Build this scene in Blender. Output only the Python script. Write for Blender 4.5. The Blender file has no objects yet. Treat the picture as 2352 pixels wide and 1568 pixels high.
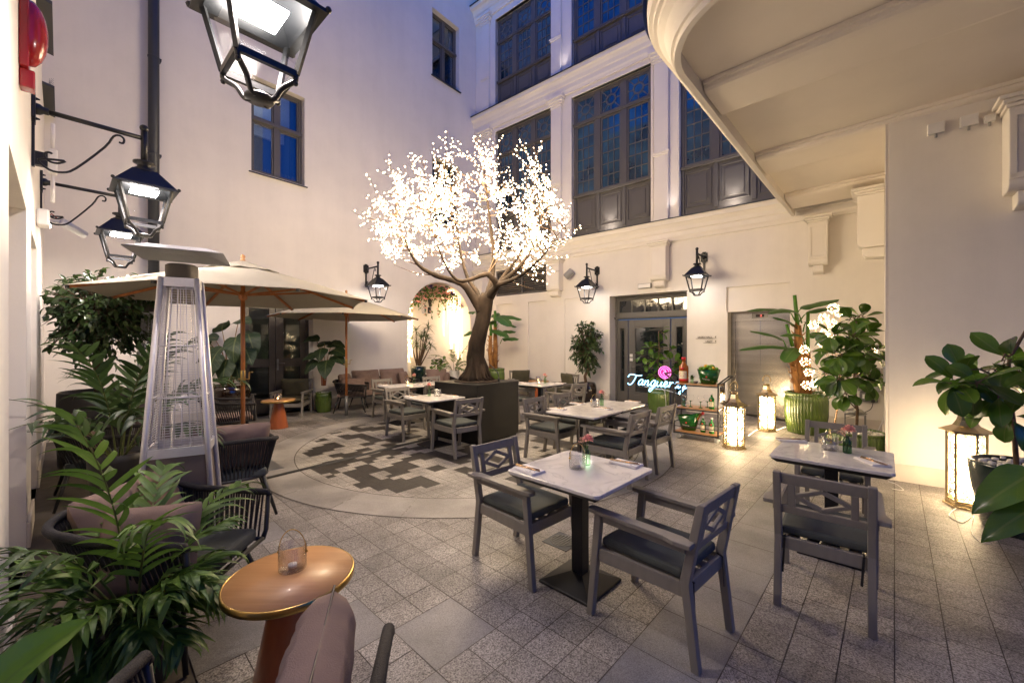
import bpy, math, random
from math import sin, cos, pi, radians as rad, atan2, sqrt, hypot
from mathutils import Vector as V, Matrix as M, noise as mnoise
R = random.Random(7)
SC = bpy.context.scene
COL = SC.collection
# ---- photo measurements: a level camera at 1.62 m; at(u,v,Y) and g(u,v,z) turn measured points into metres
F, CX, HZ, H = 935., 1176., 789., 1.62
def g(u, v, z=0.0):
    Y = (H - z) * F / (v - HZ); return V(((u - CX) / F * Y, Y, z))
def at(u, v, Y): return V(((u - CX) / F * Y, Y, H + (HZ - v) / F * Y))
DA, DB = V((.6410, .7675, 0)), V((-.7707, .6372, 0))      # directions along the left wall / along the back facade
UP, UQ = V((.6845, .729, 0)), V((-.726, .6877, 0))        # paving axes
AB, BA = 10.2, 10.11
def frame(x, y, o): return M(((x[0], y[0], 0, o[0]), (x[1], y[1], 0, o[1]), (0, 0, 1, 0), (0, 0, 0, 1)))
MA = frame(DA, DB, DB * BA)            # left wall: x along, y into the wall
MBW = frame(-DB, DA, DA * AB)          # back facade: x = -b
MC = frame(-DB, DA, DA * 6.64)         # right wall
D0, DX = V((-7.63, 6.64, 0)), V((-.742, .670, 0))
MD = frame(DX, V((-.67, -.742, 0)), D0)  # lamp wall: x = -t
RA, RB, RD = atan2(DA.y, DA.x), atan2(-DB.y, -DB.x), atan2(DX.y, DX.x)
# ------------------------------------------------------------------ materials
def nt(name):
    m = bpy.data.materials.new(name); m.use_nodes = True
    n = m.node_tree.nodes; return m, n, m.node_tree.links, n['Principled BSDF']
def mat(name, c, rough=.6, metal=0., var=0., vs=6., bump=0., bs=80., island=0., spec=.5, coat=0., trans=0., stretch=None, c2=None):
    m, n, L, b = nt(name)
    b.inputs['Base Color'].default_value = (*c, 1); b.inputs['Roughness'].default_value = rough
    b.inputs['Metallic'].default_value = metal; b.inputs['Specular IOR Level'].default_value = spec
    b.inputs['Coat Weight'].default_value = coat
    tc = n.new('ShaderNodeTexCoord'); co = tc.outputs['Object']
    if stretch:
        mp = n.new('ShaderNodeMapping'); mp.inputs['Scale'].default_value = stretch; L.new(co, mp.inputs[0]); co = mp.outputs[0]
    col = None
    if var or c2:
        t = n.new('ShaderNodeTexNoise'); t.inputs['Scale'].default_value = vs; t.inputs['Detail'].default_value = 6; L.new(co, t.inputs[0])
        r = n.new('ShaderNodeValToRGB'); L.new(t.outputs[0], r.inputs[0])
        r.color_ramp.elements[0].position = .3; r.color_ramp.elements[1].position = .7
        a = c2 or tuple(max(0, x * (1 - var)) for x in c)
        r.color_ramp.elements[0].color = (*a, 1); r.color_ramp.elements[1].color = (*tuple(min(1, x * (1 + var)) for x in c), 1)
        col = r.outputs[0]
    if island:
        ge = n.new('ShaderNodeNewGeometry'); hs = n.new('ShaderNodeHueSaturation')
        mr = n.new('ShaderNodeMapRange'); mr.inputs[3].default_value = 1 - island; mr.inputs[4].default_value = 1 + island
        L.new(ge.outputs['Random Per Island'], mr.inputs[0]); L.new(mr.outputs[0], hs.inputs['Value'])
        if col: L.new(col, hs.inputs['Color'])
        else: hs.inputs['Color'].default_value = (*c, 1)
        col = hs.outputs[0]
    if col: L.new(col, b.inputs['Base Color'])
    if bump:
        t = n.new('ShaderNodeTexNoise'); t.inputs['Scale'].default_value = bs; t.inputs['Detail'].default_value = 4; L.new(co, t.inputs[0])
        bp = n.new('ShaderNodeBump'); bp.inputs['Strength'].default_value = bump; bp.inputs['Distance'].default_value = .01
        L.new(t.outputs[0], bp.inputs['Height']); L.new(bp.outputs[0], b.inputs['Normal'])
    if trans:
        tr = n.new('ShaderNodeBsdfTranslucent'); mx = n.new('ShaderNodeMixShader'); mx.inputs[0].default_value = trans
        if col: L.new(col, tr.inputs[0])
        else: tr.inputs[0].default_value = (*c, 1)
        L.new(b.outputs[0], mx.inputs[1]); L.new(tr.outputs[0], mx.inputs[2]); L.new(mx.outputs[0], n['Material Output'].inputs[0])
    return m
def emis(name, c, s, base=(.8, .8, .8)):
    m, n, L, b = nt(name); b.inputs['Base Color'].default_value = (*base, 1)
    b.inputs['Emission Color'].default_value = (*c, 1); b.inputs['Emission Strength'].default_value = s; return m
def glass(name, c=(1, 1, 1), rough=.02, ior=1.3, alpha=.35):
    # thin-walled pane: part clear, part gloss
    m, n, L, b = nt(name)
    tr = n.new('ShaderNodeBsdfTransparent'); tr.inputs[0].default_value = (*c, 1)
    gl = n.new('ShaderNodeBsdfGlossy'); gl.inputs['Roughness'].default_value = rough
    lw = n.new('ShaderNodeLayerWeight'); lw.inputs[0].default_value = .5; fr = n.new('ShaderNodeMath'); fr.operation = 'POWER'; fr.inputs[1].default_value = 4.; L.new(lw.outputs['Facing'], fr.inputs[0])
    md = n.new('ShaderNodeMath'); md.operation = 'MULTIPLY_ADD'; md.inputs[1].default_value = .55; md.inputs[2].default_value = alpha * .05 * (ior - 1) / .5; L.new(fr.outputs[0], md.inputs[0])
    mx = n.new('ShaderNodeMixShader'); L.new(md.outputs[0], mx.inputs[0]); L.new(tr.outputs[0], mx.inputs[1]); L.new(gl.outputs[0], mx.inputs[2])
    L.new(mx.outputs[0], n['Material Output'].inputs[0]); return m
def leafmat(name, c, rib, island=.35, rough=.38, trans=.18, veins=0., vein_n=9):
    m, n, L, b = nt(name)
    at_ = n.new('ShaderNodeAttribute'); at_.attribute_name = 'lv'
    sep = n.new('ShaderNodeSeparateXYZ'); L.new(at_.outputs['Vector'], sep.inputs[0])
    ab = n.new('ShaderNodeMath'); ab.operation = 'ABSOLUTE'; L.new(sep.outputs[0], ab.inputs[0])
    lt = n.new('ShaderNodeMath'); lt.operation = 'LESS_THAN'; lt.inputs[1].default_value = .07; L.new(ab.outputs[0], lt.inputs[0])
    fac = lt.outputs[0]
    if veins:
        k = n.new('ShaderNodeMath'); k.operation = 'MULTIPLY_ADD'; k.inputs[1].default_value = vein_n; L.new(sep.outputs[1], k.inputs[0])
        k2 = n.new('ShaderNodeMath'); k2.operation = 'MULTIPLY'; k2.inputs[1].default_value = -vein_n * .3; L.new(ab.outputs[0], k2.inputs[0]); L.new(k2.outputs[0], k.inputs[2])
        fr = n.new('ShaderNodeMath'); fr.operation = 'FRACT'; L.new(k.outputs[0], fr.inputs[0])
        l2 = n.new('ShaderNodeMath'); l2.operation = 'LESS_THAN'; l2.inputs[1].default_value = .1; L.new(fr.outputs[0], l2.inputs[0])
        l3 = n.new('ShaderNodeMath'); l3.operation = 'MULTIPLY'; l3.inputs[1].default_value = veins; L.new(l2.outputs[0], l3.inputs[0])
        mx_ = n.new('ShaderNodeMath'); mx_.operation = 'MAXIMUM'; L.new(lt.outputs[0], mx_.inputs[0]); L.new(l3.outputs[0], mx_.inputs[1]); fac = mx_.outputs[0]
    mix = n.new('ShaderNodeMix'); mix.data_type = 'RGBA'; mix.inputs['A'].default_value = (*c, 1); mix.inputs['B'].default_value = (*rib, 1); L.new(fac, mix.inputs['Factor'])
    ge = n.new('ShaderNodeNewGeometry'); hs = n.new('ShaderNodeHueSaturation')
    mr = n.new('ShaderNodeMapRange'); mr.inputs[3].default_value = 1 - island; mr.inputs[4].default_value = 1 + island
    m2 = n.new('ShaderNodeMapRange'); m2.inputs[3].default_value = .5; m2.inputs[4].default_value = .475
    L.new(ge.outputs['Random Per Island'], mr.inputs[0]); L.new(mr.outputs[0], hs.inputs['Value']); L.new(ge.outputs['Random Per Island'], m2.inputs[0]); L.new(m2.outputs[0], hs.inputs['Hue'])
    L.new(mix.outputs['Result'], hs.inputs['Color']); L.new(hs.outputs[0], b.inputs['Base Color'])
    b.inputs['Roughness'].default_value = rough
    tr = n.new('ShaderNodeBsdfTranslucent'); L.new(hs.outputs[0], tr.inputs[0])
    mx = n.new('ShaderNodeMixShader'); mx.inputs[0].default_value = trans
    L.new(b.outputs[0], mx.inputs[1]); L.new(tr.outputs[0], mx.inputs[2]); L.new(mx.outputs[0], n['Material Output'].inputs[0])
    return m
def granite(name, c, sp, island=.12, scale=150, contrast=1.0, rough=.55):
    m, n, L, b = nt(name); tc = n.new('ShaderNodeTexCoord'); co = tc.outputs['Object']
    t = n.new('ShaderNodeTexVoronoi'); t.inputs['Scale'].default_value = scale; L.new(co, t.inputs[0])
    t2 = n.new('ShaderNodeTexNoise'); t2.inputs['Scale'].default_value = scale * .55; t2.inputs['Detail'].default_value = 5; L.new(co, t2.inputs[0])
    bw = n.new('ShaderNodeRGBToBW'); L.new(t.outputs['Color'], bw.inputs[0])
    ad = n.new('ShaderNodeMath'); ad.operation = 'MULTIPLY_ADD'; ad.inputs[1].default_value = .5; L.new(bw.outputs[0], ad.inputs[0])
    hf = n.new('ShaderNodeMath'); hf.operation = 'MULTIPLY'; hf.inputs[1].default_value = .5; L.new(t2.outputs[0], hf.inputs[0]); L.new(hf.outputs[0], ad.inputs[2])
    r = n.new('ShaderNodeValToRGB'); L.new(ad.outputs[0], r.inputs[0])
    e = r.color_ramp.elements; e[0].position = .5 - .16 / contrast; e[0].color = (*sp, 1); e[1].position = .5 + .16 / contrast; e[1].color = (*c, 1)
    big = n.new('ShaderNodeTexNoise'); big.inputs['Scale'].default_value = 1.6; big.inputs['Detail'].default_value = 7; L.new(co, big.inputs[0])
    ge = n.new('ShaderNodeNewGeometry'); hs = n.new('ShaderNodeHueSaturation'); L.new(r.outputs[0], hs.inputs['Color'])
    mr = n.new('ShaderNodeMapRange'); mr.inputs[3].default_value = 1 - island; mr.inputs[4].default_value = 1 + island; L.new(ge.outputs['Random Per Island'], mr.inputs[0])
    m2 = n.new('ShaderNodeMapRange'); m2.inputs[1].default_value = .35; m2.inputs[2].default_value = .65; m2.inputs[3].default_value = .64; m2.inputs[4].default_value = 1.14; L.new(big.outputs[0], m2.inputs[0])
    mu = n.new('ShaderNodeMath'); mu.operation = 'MULTIPLY'; L.new(mr.outputs[0], mu.inputs[0]); L.new(m2.outputs[0], mu.inputs[1]); L.new(mu.outputs[0], hs.inputs['Value'])
    L.new(hs.outputs[0], b.inputs['Base Color']); b.inputs['Roughness'].default_value = rough
    bp = n.new('ShaderNodeBump'); bp.inputs['Strength'].default_value = .35; bp.inputs['Distance'].default_value = .004; L.new(ad.outputs[0], bp.inputs['Height']); L.new(bp.outputs[0], b.inputs['Normal'])
    return m
def marble(name):
    m, n, L, b = nt(name); tc = n.new('ShaderNodeTexCoord')
    t = n.new('ShaderNodeTexNoise'); t.inputs['Scale'].default_value = 3.2; t.inputs['Detail'].default_value = 9; t.inputs['Distortion'].default_value = 1.6; L.new(tc.outputs['Object'], t.inputs[0])
    r = n.new('ShaderNodeValToRGB'); L.new(t.outputs[0], r.inputs[0]); e = r.color_ramp.elements
    e[0].position = .40; e[0].color = (.68, .65, .61, 1); e[1].position = .62; e[1].color = (.70, .67, .63, 1)
    x = e.new(.485); x.color = (.62, .59, .55, 1); x = e.new(.50); x.color = (.50, .48, .46, 1); x = e.new(.515); x.color = (.66, .63, .59, 1)
    L.new(r.outputs[0], b.inputs['Base Color']); b.inputs['Roughness'].default_value = .09; return m
def wood(name, c, c2, s=(2, 18, 18), rough=.4, coat=.2):
    return mat(name, c, rough, 0, 0, 3., .05, 30, coat=coat, stretch=s, c2=c2)
X = {}
X['plaster'] = mat('plaster', (.78, .735, .67), .92, var=.055, vs=.55, bump=.14, bs=55)
def weathered(m, amt=.10):
    n, L = m.node_tree.nodes, m.node_tree.links; b = n['Principled BSDF']; src = b.inputs['Base Color'].links[0].from_socket
    tc = n.new('ShaderNodeTexCoord'); mp = n.new('ShaderNodeMapping'); mp.inputs['Scale'].default_value = (2.2, 2.2, .16); L.new(tc.outputs['Object'], mp.inputs[0])
    t = n.new('ShaderNodeTexNoise'); t.inputs['Scale'].default_value = 1.4; t.inputs['Detail'].default_value = 8; t.inputs['Roughness'].default_value = .65; L.new(mp.outputs[0], t.inputs[0])
    t2 = n.new('ShaderNodeTexNoise'); t2.inputs['Scale'].default_value = 2.3; t2.inputs['Detail'].default_value = 10; t2.inputs['Roughness'].default_value = .7; L.new(tc.outputs['Object'], t2.inputs[0])
    mu = n.new('ShaderNodeMath'); mu.operation = 'MULTIPLY'; L.new(t.outputs[0], mu.inputs[0]); L.new(t2.outputs[0], mu.inputs[1])
    mr = n.new('ShaderNodeMapRange'); mr.inputs[1].default_value = .20; mr.inputs[2].default_value = .36; mr.inputs[3].default_value = 1.; mr.inputs[4].default_value = 1 - amt; L.new(mu.outputs[0], mr.inputs[0])
    hs = n.new('ShaderNodeHueSaturation'); L.new(src, hs.inputs['Color']); L.new(mr.outputs[0], hs.inputs['Value']); L.new(hs.outputs[0], b.inputs['Base Color'])
weathered(X['plaster'], .045)
X['trim'] = mat('trim_plaster', (.79, .745, .675), .8, var=.02, vs=3)
X['plinth'] = mat('plinth_stone', (.64, .58, .50), .8, var=.05, vs=5)
X['soffit'] = mat('soffit_plaster', (.83, .76, .66), .9, var=.03, vs=2, bump=.05)
X['frame'] = mat('window_frame_paint', (.105, .098, .09), .45)
X['doorpaint'] = mat('dark_door_paint', (.055, .045, .036), .4, var=.1)
X['pane'] = mat('blue_pane', (.016, .060, .10), .05, spec=.9, coat=.5, var=.7, vs=1.6, bump=.05, bs=2.5)
X['dpane'] = mat('dark_pane', (.012, .016, .018), .03, spec=1.0, coat=.5)
X['zinc'] = mat('zinc_flashing', (.06, .065, .075), .5, .6)
X['black'] = mat('black_metal', (.008, .008, .009), .42, .0)
X['iron'] = mat('lantern_iron', (.012, .013, .015), .38, .2)
X['planter'] = mat('planter_steel', (.014, .0125, .011), .5, .3, var=.1)
X['alu'] = mat('brushed_aluminium', (.62, .61, .62), .38, .45, var=.08, vs=40, stretch=(1, 1, 12))
X['wire'] = mat('grille_wire', (.68, .66, .7), .4, .3)
X['steel'] = mat('lift_steel', (.32, .30, .275), .27, 1., var=.22, vs=2.2, stretch=(.15, 1, 3))
X['greymetal'] = mat('grey_metal', (.17, .17, .17), .45, .5)
X['brass'] = mat('brass', (.55, .36, .12), .28, 1.)
X['gold'] = mat('gold_cutlery', (.62, .40, .22), .25, 1.)
X['greywood'] = mat('grey_painted_wood', (.215, .195, .168), .55, var=.06, vs=30, stretch=(1, 1, .2), bump=.08, bs=60)
X['seat'] = mat('green_grey_seat_fabric', (.058, .066, .062), .85, var=.12, vs=9, bump=.25, bs=260)
X['olive'] = mat('olive_cushion_fabric', (.085, .078, .045), .9, var=.12, vs=8, bump=.25, bs=240)
X['taupe'] = mat('taupe_cushion_fabric', (.205, .138, .11), .88, var=.10, vs=7, bump=.2, bs=240)
X['rope'] = mat('charcoal_rope', (.017, .0145, .0145), .8, var=.3, vs=60, bump=.6, bs=220)
X['wframe'] = mat('charcoal_frame', (.014, .0135, .0135), .45)
X['marble'] = marble('white_marble')
X['teak'] = wood('teak_wood', (.52, .19, .05), (.36, .11, .025), (3, 3, .5), .42)
X['orangewood'] = wood('orange_lacquer', (.42, .115, .035), (.33, .08, .022), (6, 6, .8), .33, .4)
X['topwood'] = wood('table_veneer', (.52, .27, .11), (.44, .215, .08), (1, 14, 1), .42, .12)
X['shelfwood'] = wood('oak_shelf', (.55, .29, .11), (.42, .2, .07), (1.5, 16, 4), .4)
X['canvas'] = mat('parasol_canvas', (.42, .385, .30), .9, var=.03, vs=14, trans=.13, bump=.15, bs=300)
X['greenpot'] = mat('green_glazed_ceramic', (.078, .130, .018), .14, var=.3, vs=5, coat=.6)
X['darkpot'] = mat('brown_glazed_ceramic', (.02, .011, .006), .08, var=.5, vs=6, coat=.8)
X['charpot'] = mat('charcoal_pot', (.03, .027, .024), .5)
X['tealpot'] = mat('teal_glazed_pot', (.012, .028, .026), .2, var=.3, vs=4, coat=.5)
X['whitepot'] = mat('white_pot', (.7, .67, .6), .4)
X['stone'] = mat('white_pebbles', (.7, .66, .6), .6, island=.2)
X['soil'] = mat('soil', (.03, .02, .014), .95, bump=.8, bs=40)
X['bark'] = mat('tree_bark', (.030, .020, .013), .8, spec=.2, var=.7, vs=5, bump=1.0, bs=9, stretch=(1, 1, .5))
X['stem'] = mat('green_stem', (.09, .11, .025), .5, var=.2)
X['brownstem'] = mat('brown_stem', (.10, .06, .035), .8, var=.4, vs=20, bump=.5, bs=60)
X['bananastem'] = mat('banana_stem', (.50, .24, .065), .8, vs=9, bump=.8, bs=25, stretch=(3, 3, .6), c2=(.16, .065, .02))
X['whitep'] = mat('white_plastic', (.75, .73, .70), .4)
X['greyp'] = mat('grey_plastic', (.30, .30, .29), .45)
X['redp'] = mat('red_plastic', (.33, .012, .012), .2, coat=.4)
X['napkin'] = mat('white_linen', (.78, .75, .72), .9, bump=.2, bs=200)
X['bronze'] = mat('bronze_letters', (.11, .085, .055), .4, .6)
X['glass'] = glass('clear_glass'); X['lglass'] = glass('lantern_pane', alpha=0.); X['palebrass'] = mat('pale_brass', (.58, .46, .27), .27, 1.); X['plate'] = mat('parasol_base_steel', (.22, .22, .22), .35, .6)
X['gbottle'] = mat('green_bottle_glass', (.008, .13, .018), .06, coat=.8, trans=.25)
X['gbucket'] = mat('green_bucket', (.01, .12, .015), .06, coat=.8, trans=.3)
X['amber'] = mat('amber_bottle', (.36, .10, .012), .06, coat=.8, trans=.25)
X['label'] = mat('cream_label', (.72, .66, .5), .6)
X['redcap'] = mat('red_cap', (.6, .015, .02), .35)
X['lime'] = mat('lime_skin', (.10, .26, .015), .35, island=.3)
X['lemon'] = mat('lemon_skin', (.75, .42, .02), .4)
X['pink'] = mat('pink_petals', (.92, .50, .46), .7, island=.3, trans=.2)
X['vase'] = glass('green_vase_glass', (.62, .80, .62), .03, 1.45, 1.)
X['led'] = emis('led_panel', (1, .93, .86), 40)
X['candle'] = emis('candle_flame', (1, .5, .15), 25)
X['led2'] = emis('dim_led_panel', (1, .95, .92), 14)
X['wax'] = mat('candle_wax', (.8, .75, .68), .5)
X['bulb'] = emis('tree_bulbs', (1, .76, .46), 9)
X['fairy'] = emis('fairy_lights', (1, .74, .42), 30)
X['fairyw'] = emis('curtain_lights', (1, .70, .36), 10)
X['allium'] = emis('umbel_lights', (1, .74, .40), 16)
X['neonb'] = emis('blue_white_neon', (.16, .60, 1), 1.5)
X['neonp'] = emis('pink_neon', (1, .01, .42), .16, (.2, .0, .08))
X['neonl'] = emis('pale_pink_neon', (1, .10, .55), .9)
X['red7'] = emis('red_digit', (1, .02, .02), .8)
X['joint'] = mat('paving_joint', (.10, .085, .068), .95, var=.2)
X['tile'] = granite('granite_sett', (.43, .395, .355), (.11, .097, .087), .15, 170, .85)
X['tile2'] = granite('granite_pale', (.52, .485, .43), (.19, .175, .15), .08, 180, .75)
X['slab'] = granite('smooth_granite_slab', (.30, .285, .275), (.165, .155, .15), .1, 260, .7, .5)
X['ring'] = granite('pale_ring_slab', (.40, .375, .34), (.25, .23, .205), .08, 260, .6, .5)
X['dark'] = granite('dark_sett', (.062, .054, .046), (.030, .026, .022), .15, 200, .8, .5)
L_ = leafmat
X['fic'] = L_('ficus_leaf', (0.0420, 0.0870, 0.0240), (.05, .09, .02), .5, .42)
X['palm'] = L_('palm_leaf', (0.0405, 0.0918, 0.0243), (.05, .10, .02), .45, .48)
X['areca'] = L_('areca_leaf', (0.0743, 0.1688, 0.0270), (.10, .19, .04), .5, .48, .25)
X['rubber'] = L_('rubber_leaf', (0.0551, 0.1377, 0.0174), (.09, .16, .03), .45, .22, .15, .25, 8)
X['banana'] = L_('banana_leaf', (0.0525, 0.1500, 0.0330), (.10, .19, .06), .3, .35, .2, .35, 26)
X['taro'] = L_('taro_leaf', (0.0224, 0.0504, 0.0182), (.10, .14, .05), .4, .5, .15, .5, 6)
X['drac'] = L_('dracaena_leaf', (0.0525, 0.1050, 0.0270), (.06, .11, .03), .35)
X['broad'] = L_('broad_leaf', (0.1300, 0.2860, 0.0156), (.12, .25, .02), .2, .3, .3, .3, 7)
# ------------------------------------------------------------------ mesh builder
class MB:
    def __init__(s): s.v = []; s.f = []; s.m = []; s.s = []; s.lv = []
    def add(s, vs, fs, mi=0, sm=False, T=None, lv=None):
        o = len(s.v)
        s.v += [tuple(T @ V(p)) for p in vs] if T is not None else [tuple(p) for p in vs]
        s.lv += lv if lv else [(9., 0., 0.)] * len(vs)
        for f in fs: s.f.append([i + o for i in f]); s.m.append(mi); s.s.append(sm)
        return s
    def box(s, c, d, mi=0, T=None, tp=1.):
        x, y, z = d[0] / 2, d[1] / 2, d[2] / 2; cx, cy, cz = c
        vs = [(cx + i * x * (tp if k > 0 else 1), cy + j * y * (tp if k > 0 else 1), cz + k * z) for k in (-1, 1) for j in (-1, 1) for i in (-1, 1)]
        return s.add(vs, [(0, 2, 3, 1), (4, 5, 7, 6), (0, 1, 5, 4), (2, 6, 7, 3), (0, 4, 6, 2), (1, 3, 7, 5)], mi, False, T)
    def bx(s, x0, x1, y0, y1, z0, z1, mi=0, T=None):
        return s.box(((x0 + x1) / 2, (y0 + y1) / 2, (z0 + z1) / 2), (abs(x1 - x0), abs(y1 - y0), abs(z1 - z0)), mi, T)
    def bar(s, a, b, w, h, mi=0, T=None, up=(0, 0, 1), w2=None, h2=None):
        a, b = V(a), V(b); d = (b - a).normalized(); u = V(up)
        if abs(d.dot(u)) > .98: u = V((1, 0, 0))
        sd = d.cross(u).normalized(); n = sd.cross(d)
        vs = []
        for p, ww, hh in ((a, w, h), (b, w2 or w, h2 or h)):
            vs += [p - sd * ww / 2 - n * hh / 2, p + sd * ww / 2 - n * hh / 2, p + sd * ww / 2 + n * hh / 2, p - sd * ww / 2 + n * hh / 2]
        return s.add(vs, [(3, 2, 1, 0), (4, 5, 6, 7), (0, 1, 5, 4), (1, 2, 6, 5), (2, 3, 7, 6), (3, 0, 4, 7)], mi, False, T)
    def tube(s, pts, r, n=8, mi=0, T=None, cap=True, sm=True, wob=0.):
        pts = [V(p) for p in pts]; k = len(pts)
        rs = r if isinstance(r, (list, tuple)) else [r] * k
        vs = []; fs = []; u = None
        for i, p in enumerate(pts):
            d = (pts[min(i + 1, k - 1)] - pts[max(i - 1, 0)])
            d = d.normalized() if d.length > 1e-9 else V((0, 0, 1))
            if u is None: u = d.orthogonal().normalized()
            u = (u - d * u.dot(d))
            u = u.normalized() if u.length > 1e-6 else d.orthogonal().normalized()
            w = d.cross(u)
            for j in range(n):
                a = 2 * pi * j / n; rr = rs[i]
                q = p + (u * cos(a) + w * sin(a)) * rr
                if wob: q = p + (u * cos(a) + w * sin(a)) * rr * (1 + wob * mnoise.noise(q * 7) + wob * .6 * mnoise.noise(q * 19))
                vs.append(q)
        for i in range(k - 1):
            for j in range(n): fs.append((i * n + j, i * n + (j + 1) % n, (i + 1) * n + (j + 1) % n, (i + 1) * n + j))
        if cap: fs.append(tuple(range(n - 1, -1, -1))); fs.append(tuple((k - 1) * n + j for j in range(n)))
        return s.add(vs, fs, mi, sm, T)
    def cyl(s, a, b, r0, r1=None, n=16, mi=0, T=None): return s.tube([a, b], [r0, r0 if r1 is None else r1], n, mi, T)
    def lathe(s, prof, n=24, mi=0, c=(0, 0, 0), T=None, sm=True, flute=0, fl=0., sx=1., sy=1.):
        vs = []; fs = []; k = len(prof)
        for (r, z) in prof:
            for j in range(n):
                a = 2 * pi * j / n; rr = r * (1 - (fl * (j % 2) if flute == 1 else fl * (.5 - .5 * cos(pi / 2 * j)) if flute == 2 else 0))
                vs.append((c[0] + rr * cos(a) * sx, c[1] + rr * sin(a) * sy, c[2] + z))
        for i in range(k - 1):
            for j in range(n): fs.append((i * n + j, i * n + (j + 1) % n, (i + 1) * n + (j + 1) % n, (i + 1) * n + j))
        if prof[0][0] > 1e-5: fs.append(tuple(range(n - 1, -1, -1)))
        if prof[-1][0] > 1e-5: fs.append(tuple((k - 1) * n + j for j in range(n)))
        return s.add(vs, fs, mi, sm, T)
    def prism(s, poly, h0, h1, ax='z', mi=0, T=None):
        mp = {'z': lambda p, h: (p[0], p[1], h), 'y': lambda p, h: (p[0], h, p[1]), 'x': lambda p, h: (h, p[0], p[1])}[ax]
        n = len(poly); vs = [mp(p, h0) for p in poly] + [mp(p, h1) for p in poly]
        fs = [tuple(range(n - 1, -1, -1)), tuple(range(n, 2 * n))] + [(i, (i + 1) % n, n + (i + 1) % n, n + i) for i in range(n)]
        return s.add(vs, fs, mi, False, T)
    def ball(s, c, r, n=8, mi=0, T=None, sc=(1, 1, 1)):
        k = max(3, n // 2); vs = []; fs = []
        for i in range(k + 1):
            a = pi * i / k
            for j in range(n):
                b = 2 * pi * j / n; vs.append((c[0] + r * sc[0] * sin(a) * cos(b), c[1] + r * sc[1] * sin(a) * sin(b), c[2] + r * sc[2] * cos(a)))
        for i in range(k):
            for j in range(n): fs.append((i * n + j, (i + 1) * n + j, (i + 1) * n + (j + 1) % n, i * n + (j + 1) % n))
        return s.add(vs, fs, mi, True, T)
    def octa(s, c, r, mi=0):
        c = V(c); d = [(r, 0, 0), (-r, 0, 0), (0, r, 0), (0, -r, 0), (0, 0, r), (0, 0, -r)]
        return s.add([c + V(p) for p in d], [(0, 2, 4), (2, 1, 4), (1, 3, 4), (3, 0, 4), (2, 0, 5), (1, 2, 5), (3, 1, 5), (0, 3, 5)], mi)
    def pillow(s, w, h, t, mi=0, T=None, n=14, puff=.0, wr=.012, seed=0):
        # soft cushion lying in the xy plane, pinched at the edge
        vs = []; fs = []; 
        for sd in (1, -1):
            o = len(vs)
            for i in range(n + 1):
                for j in range(n + 1):
                    x, y = -1 + 2 * i / n, -1 + 2 * j / n
                    e = max(0., (1 - abs(x) ** 4)) * max(0., (1 - abs(y) ** 4))
                    pin = 1 - .05 * (1 - abs(x) ** 2) * (abs(y) ** 6) - .05 * abs(x * y) ** 8; pin2 = 1 - .05 * (1 - abs(y) ** 2) * (abs(x) ** 6) - .05 * abs(x * y) ** 8
                    q = V((x * 2.2 + seed * 3.7, y * 2.2, seed)); wz = wr * (mnoise.noise(q * 1.5) + .45 * mnoise.noise(q * 4.2))
                    vs.append((x * w / 2 * pin2, y * h / 2 * pin, sd * (t / 2 * e ** .42 + wz * e ** .5 + puff * e)))
            for i in range(n):
                for j in range(n):
                    a = o + i * (n + 1) + j; q = (a, a + n + 1, a + n + 2, a + 1)
                    fs.append(q if sd > 0 else q[::-1])
        return s.add(vs, fs, mi, True, T)
    def blade(s, p, d, up, ln, wd, prof='oval', droop=0., fold=.12, n=7, nc=1, mi=0, wave=0., twist=0.):
        p, d, up = V(p), V(d).normalized(), V(up)
        sd = d.cross(up)
        if sd.length < 1e-4: sd = d.orthogonal()
        sd.normalize(); st = ln / n; vs = []; lv = []; fs = []; cols = 2 * nc + 1; ph = R.random() * 6
        for i in range(n + 1):
            t = i / n
            w = {'oval': sin(pi * t ** .85) ** .8 if t < 1 else 0, 'lance': (sin(pi * min(1, t * .93 + .07) ** .6)) ** .9, 'obov': sin(pi * t ** 1.3) ** .7 if t < 1 else 0,
                 'heart': (.55 + .45 * (t / .15) ** .6 if t < .15 else cos((t - .15) / .85 * pi / 2) ** .8), 'strap': (min(1, t * 8 + .35) * (1 - t ** 4) ** .8), 'banana': min(1, (t * 7) ** .5) * (1 - t ** 5) ** .6}[prof]
            w = max(w, .02) * wd / 2
            nn = sd.cross(d).normalized()
            for j in range(cols):
                a = -1 + 2 * j / (cols - 1)
                off = fold * abs(a) ** 1.5 * w * 2 + (wave * wd * sin(t * 15 + a * 2.5 + ph) * abs(a) if wave else 0)
                vs.append(p + sd * (a * w) + nn * off); lv.append((a, t, 0))
            p = p + d * st
            rt = M.Rotation(-droop / n, 3, sd); d = (rt @ d).normalized()
            if twist: sd = (M.Rotation(twist / n, 3, d) @ sd)
        for i in range(n):
            for j in range(cols - 1):
                a = i * cols + j; fs.append((a, a + 1, a + cols + 1, a + cols))
        return s.add(vs, fs, mi, True, None, lv)
    def build(s, name, mats, parent=None, bevel=0., seg=2, sub=0, kind=None):
        me = bpy.data.meshes.new(name); me.from_pydata(s.v, [], s.f)
        for m in (mats if isinstance(mats, (list, tuple)) else [mats]): me.materials.append(X[m] if isinstance(m, str) else m)
        me.polygons.foreach_set('material_index', s.m); me.polygons.foreach_set('use_smooth', s.s)
        if any(l[0] < 5 for l in s.lv[:400]) or any(l[0] < 5 for l in s.lv[-50:]):
            a = me.attributes.new('lv', 'FLOAT_VECTOR', 'POINT'); a.data.foreach_set('vector', [c for l in s.lv for c in l])
        me.update(); o = bpy.data.objects.new(name, me); COL.objects.link(o)
        if parent: o.parent = parent
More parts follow.
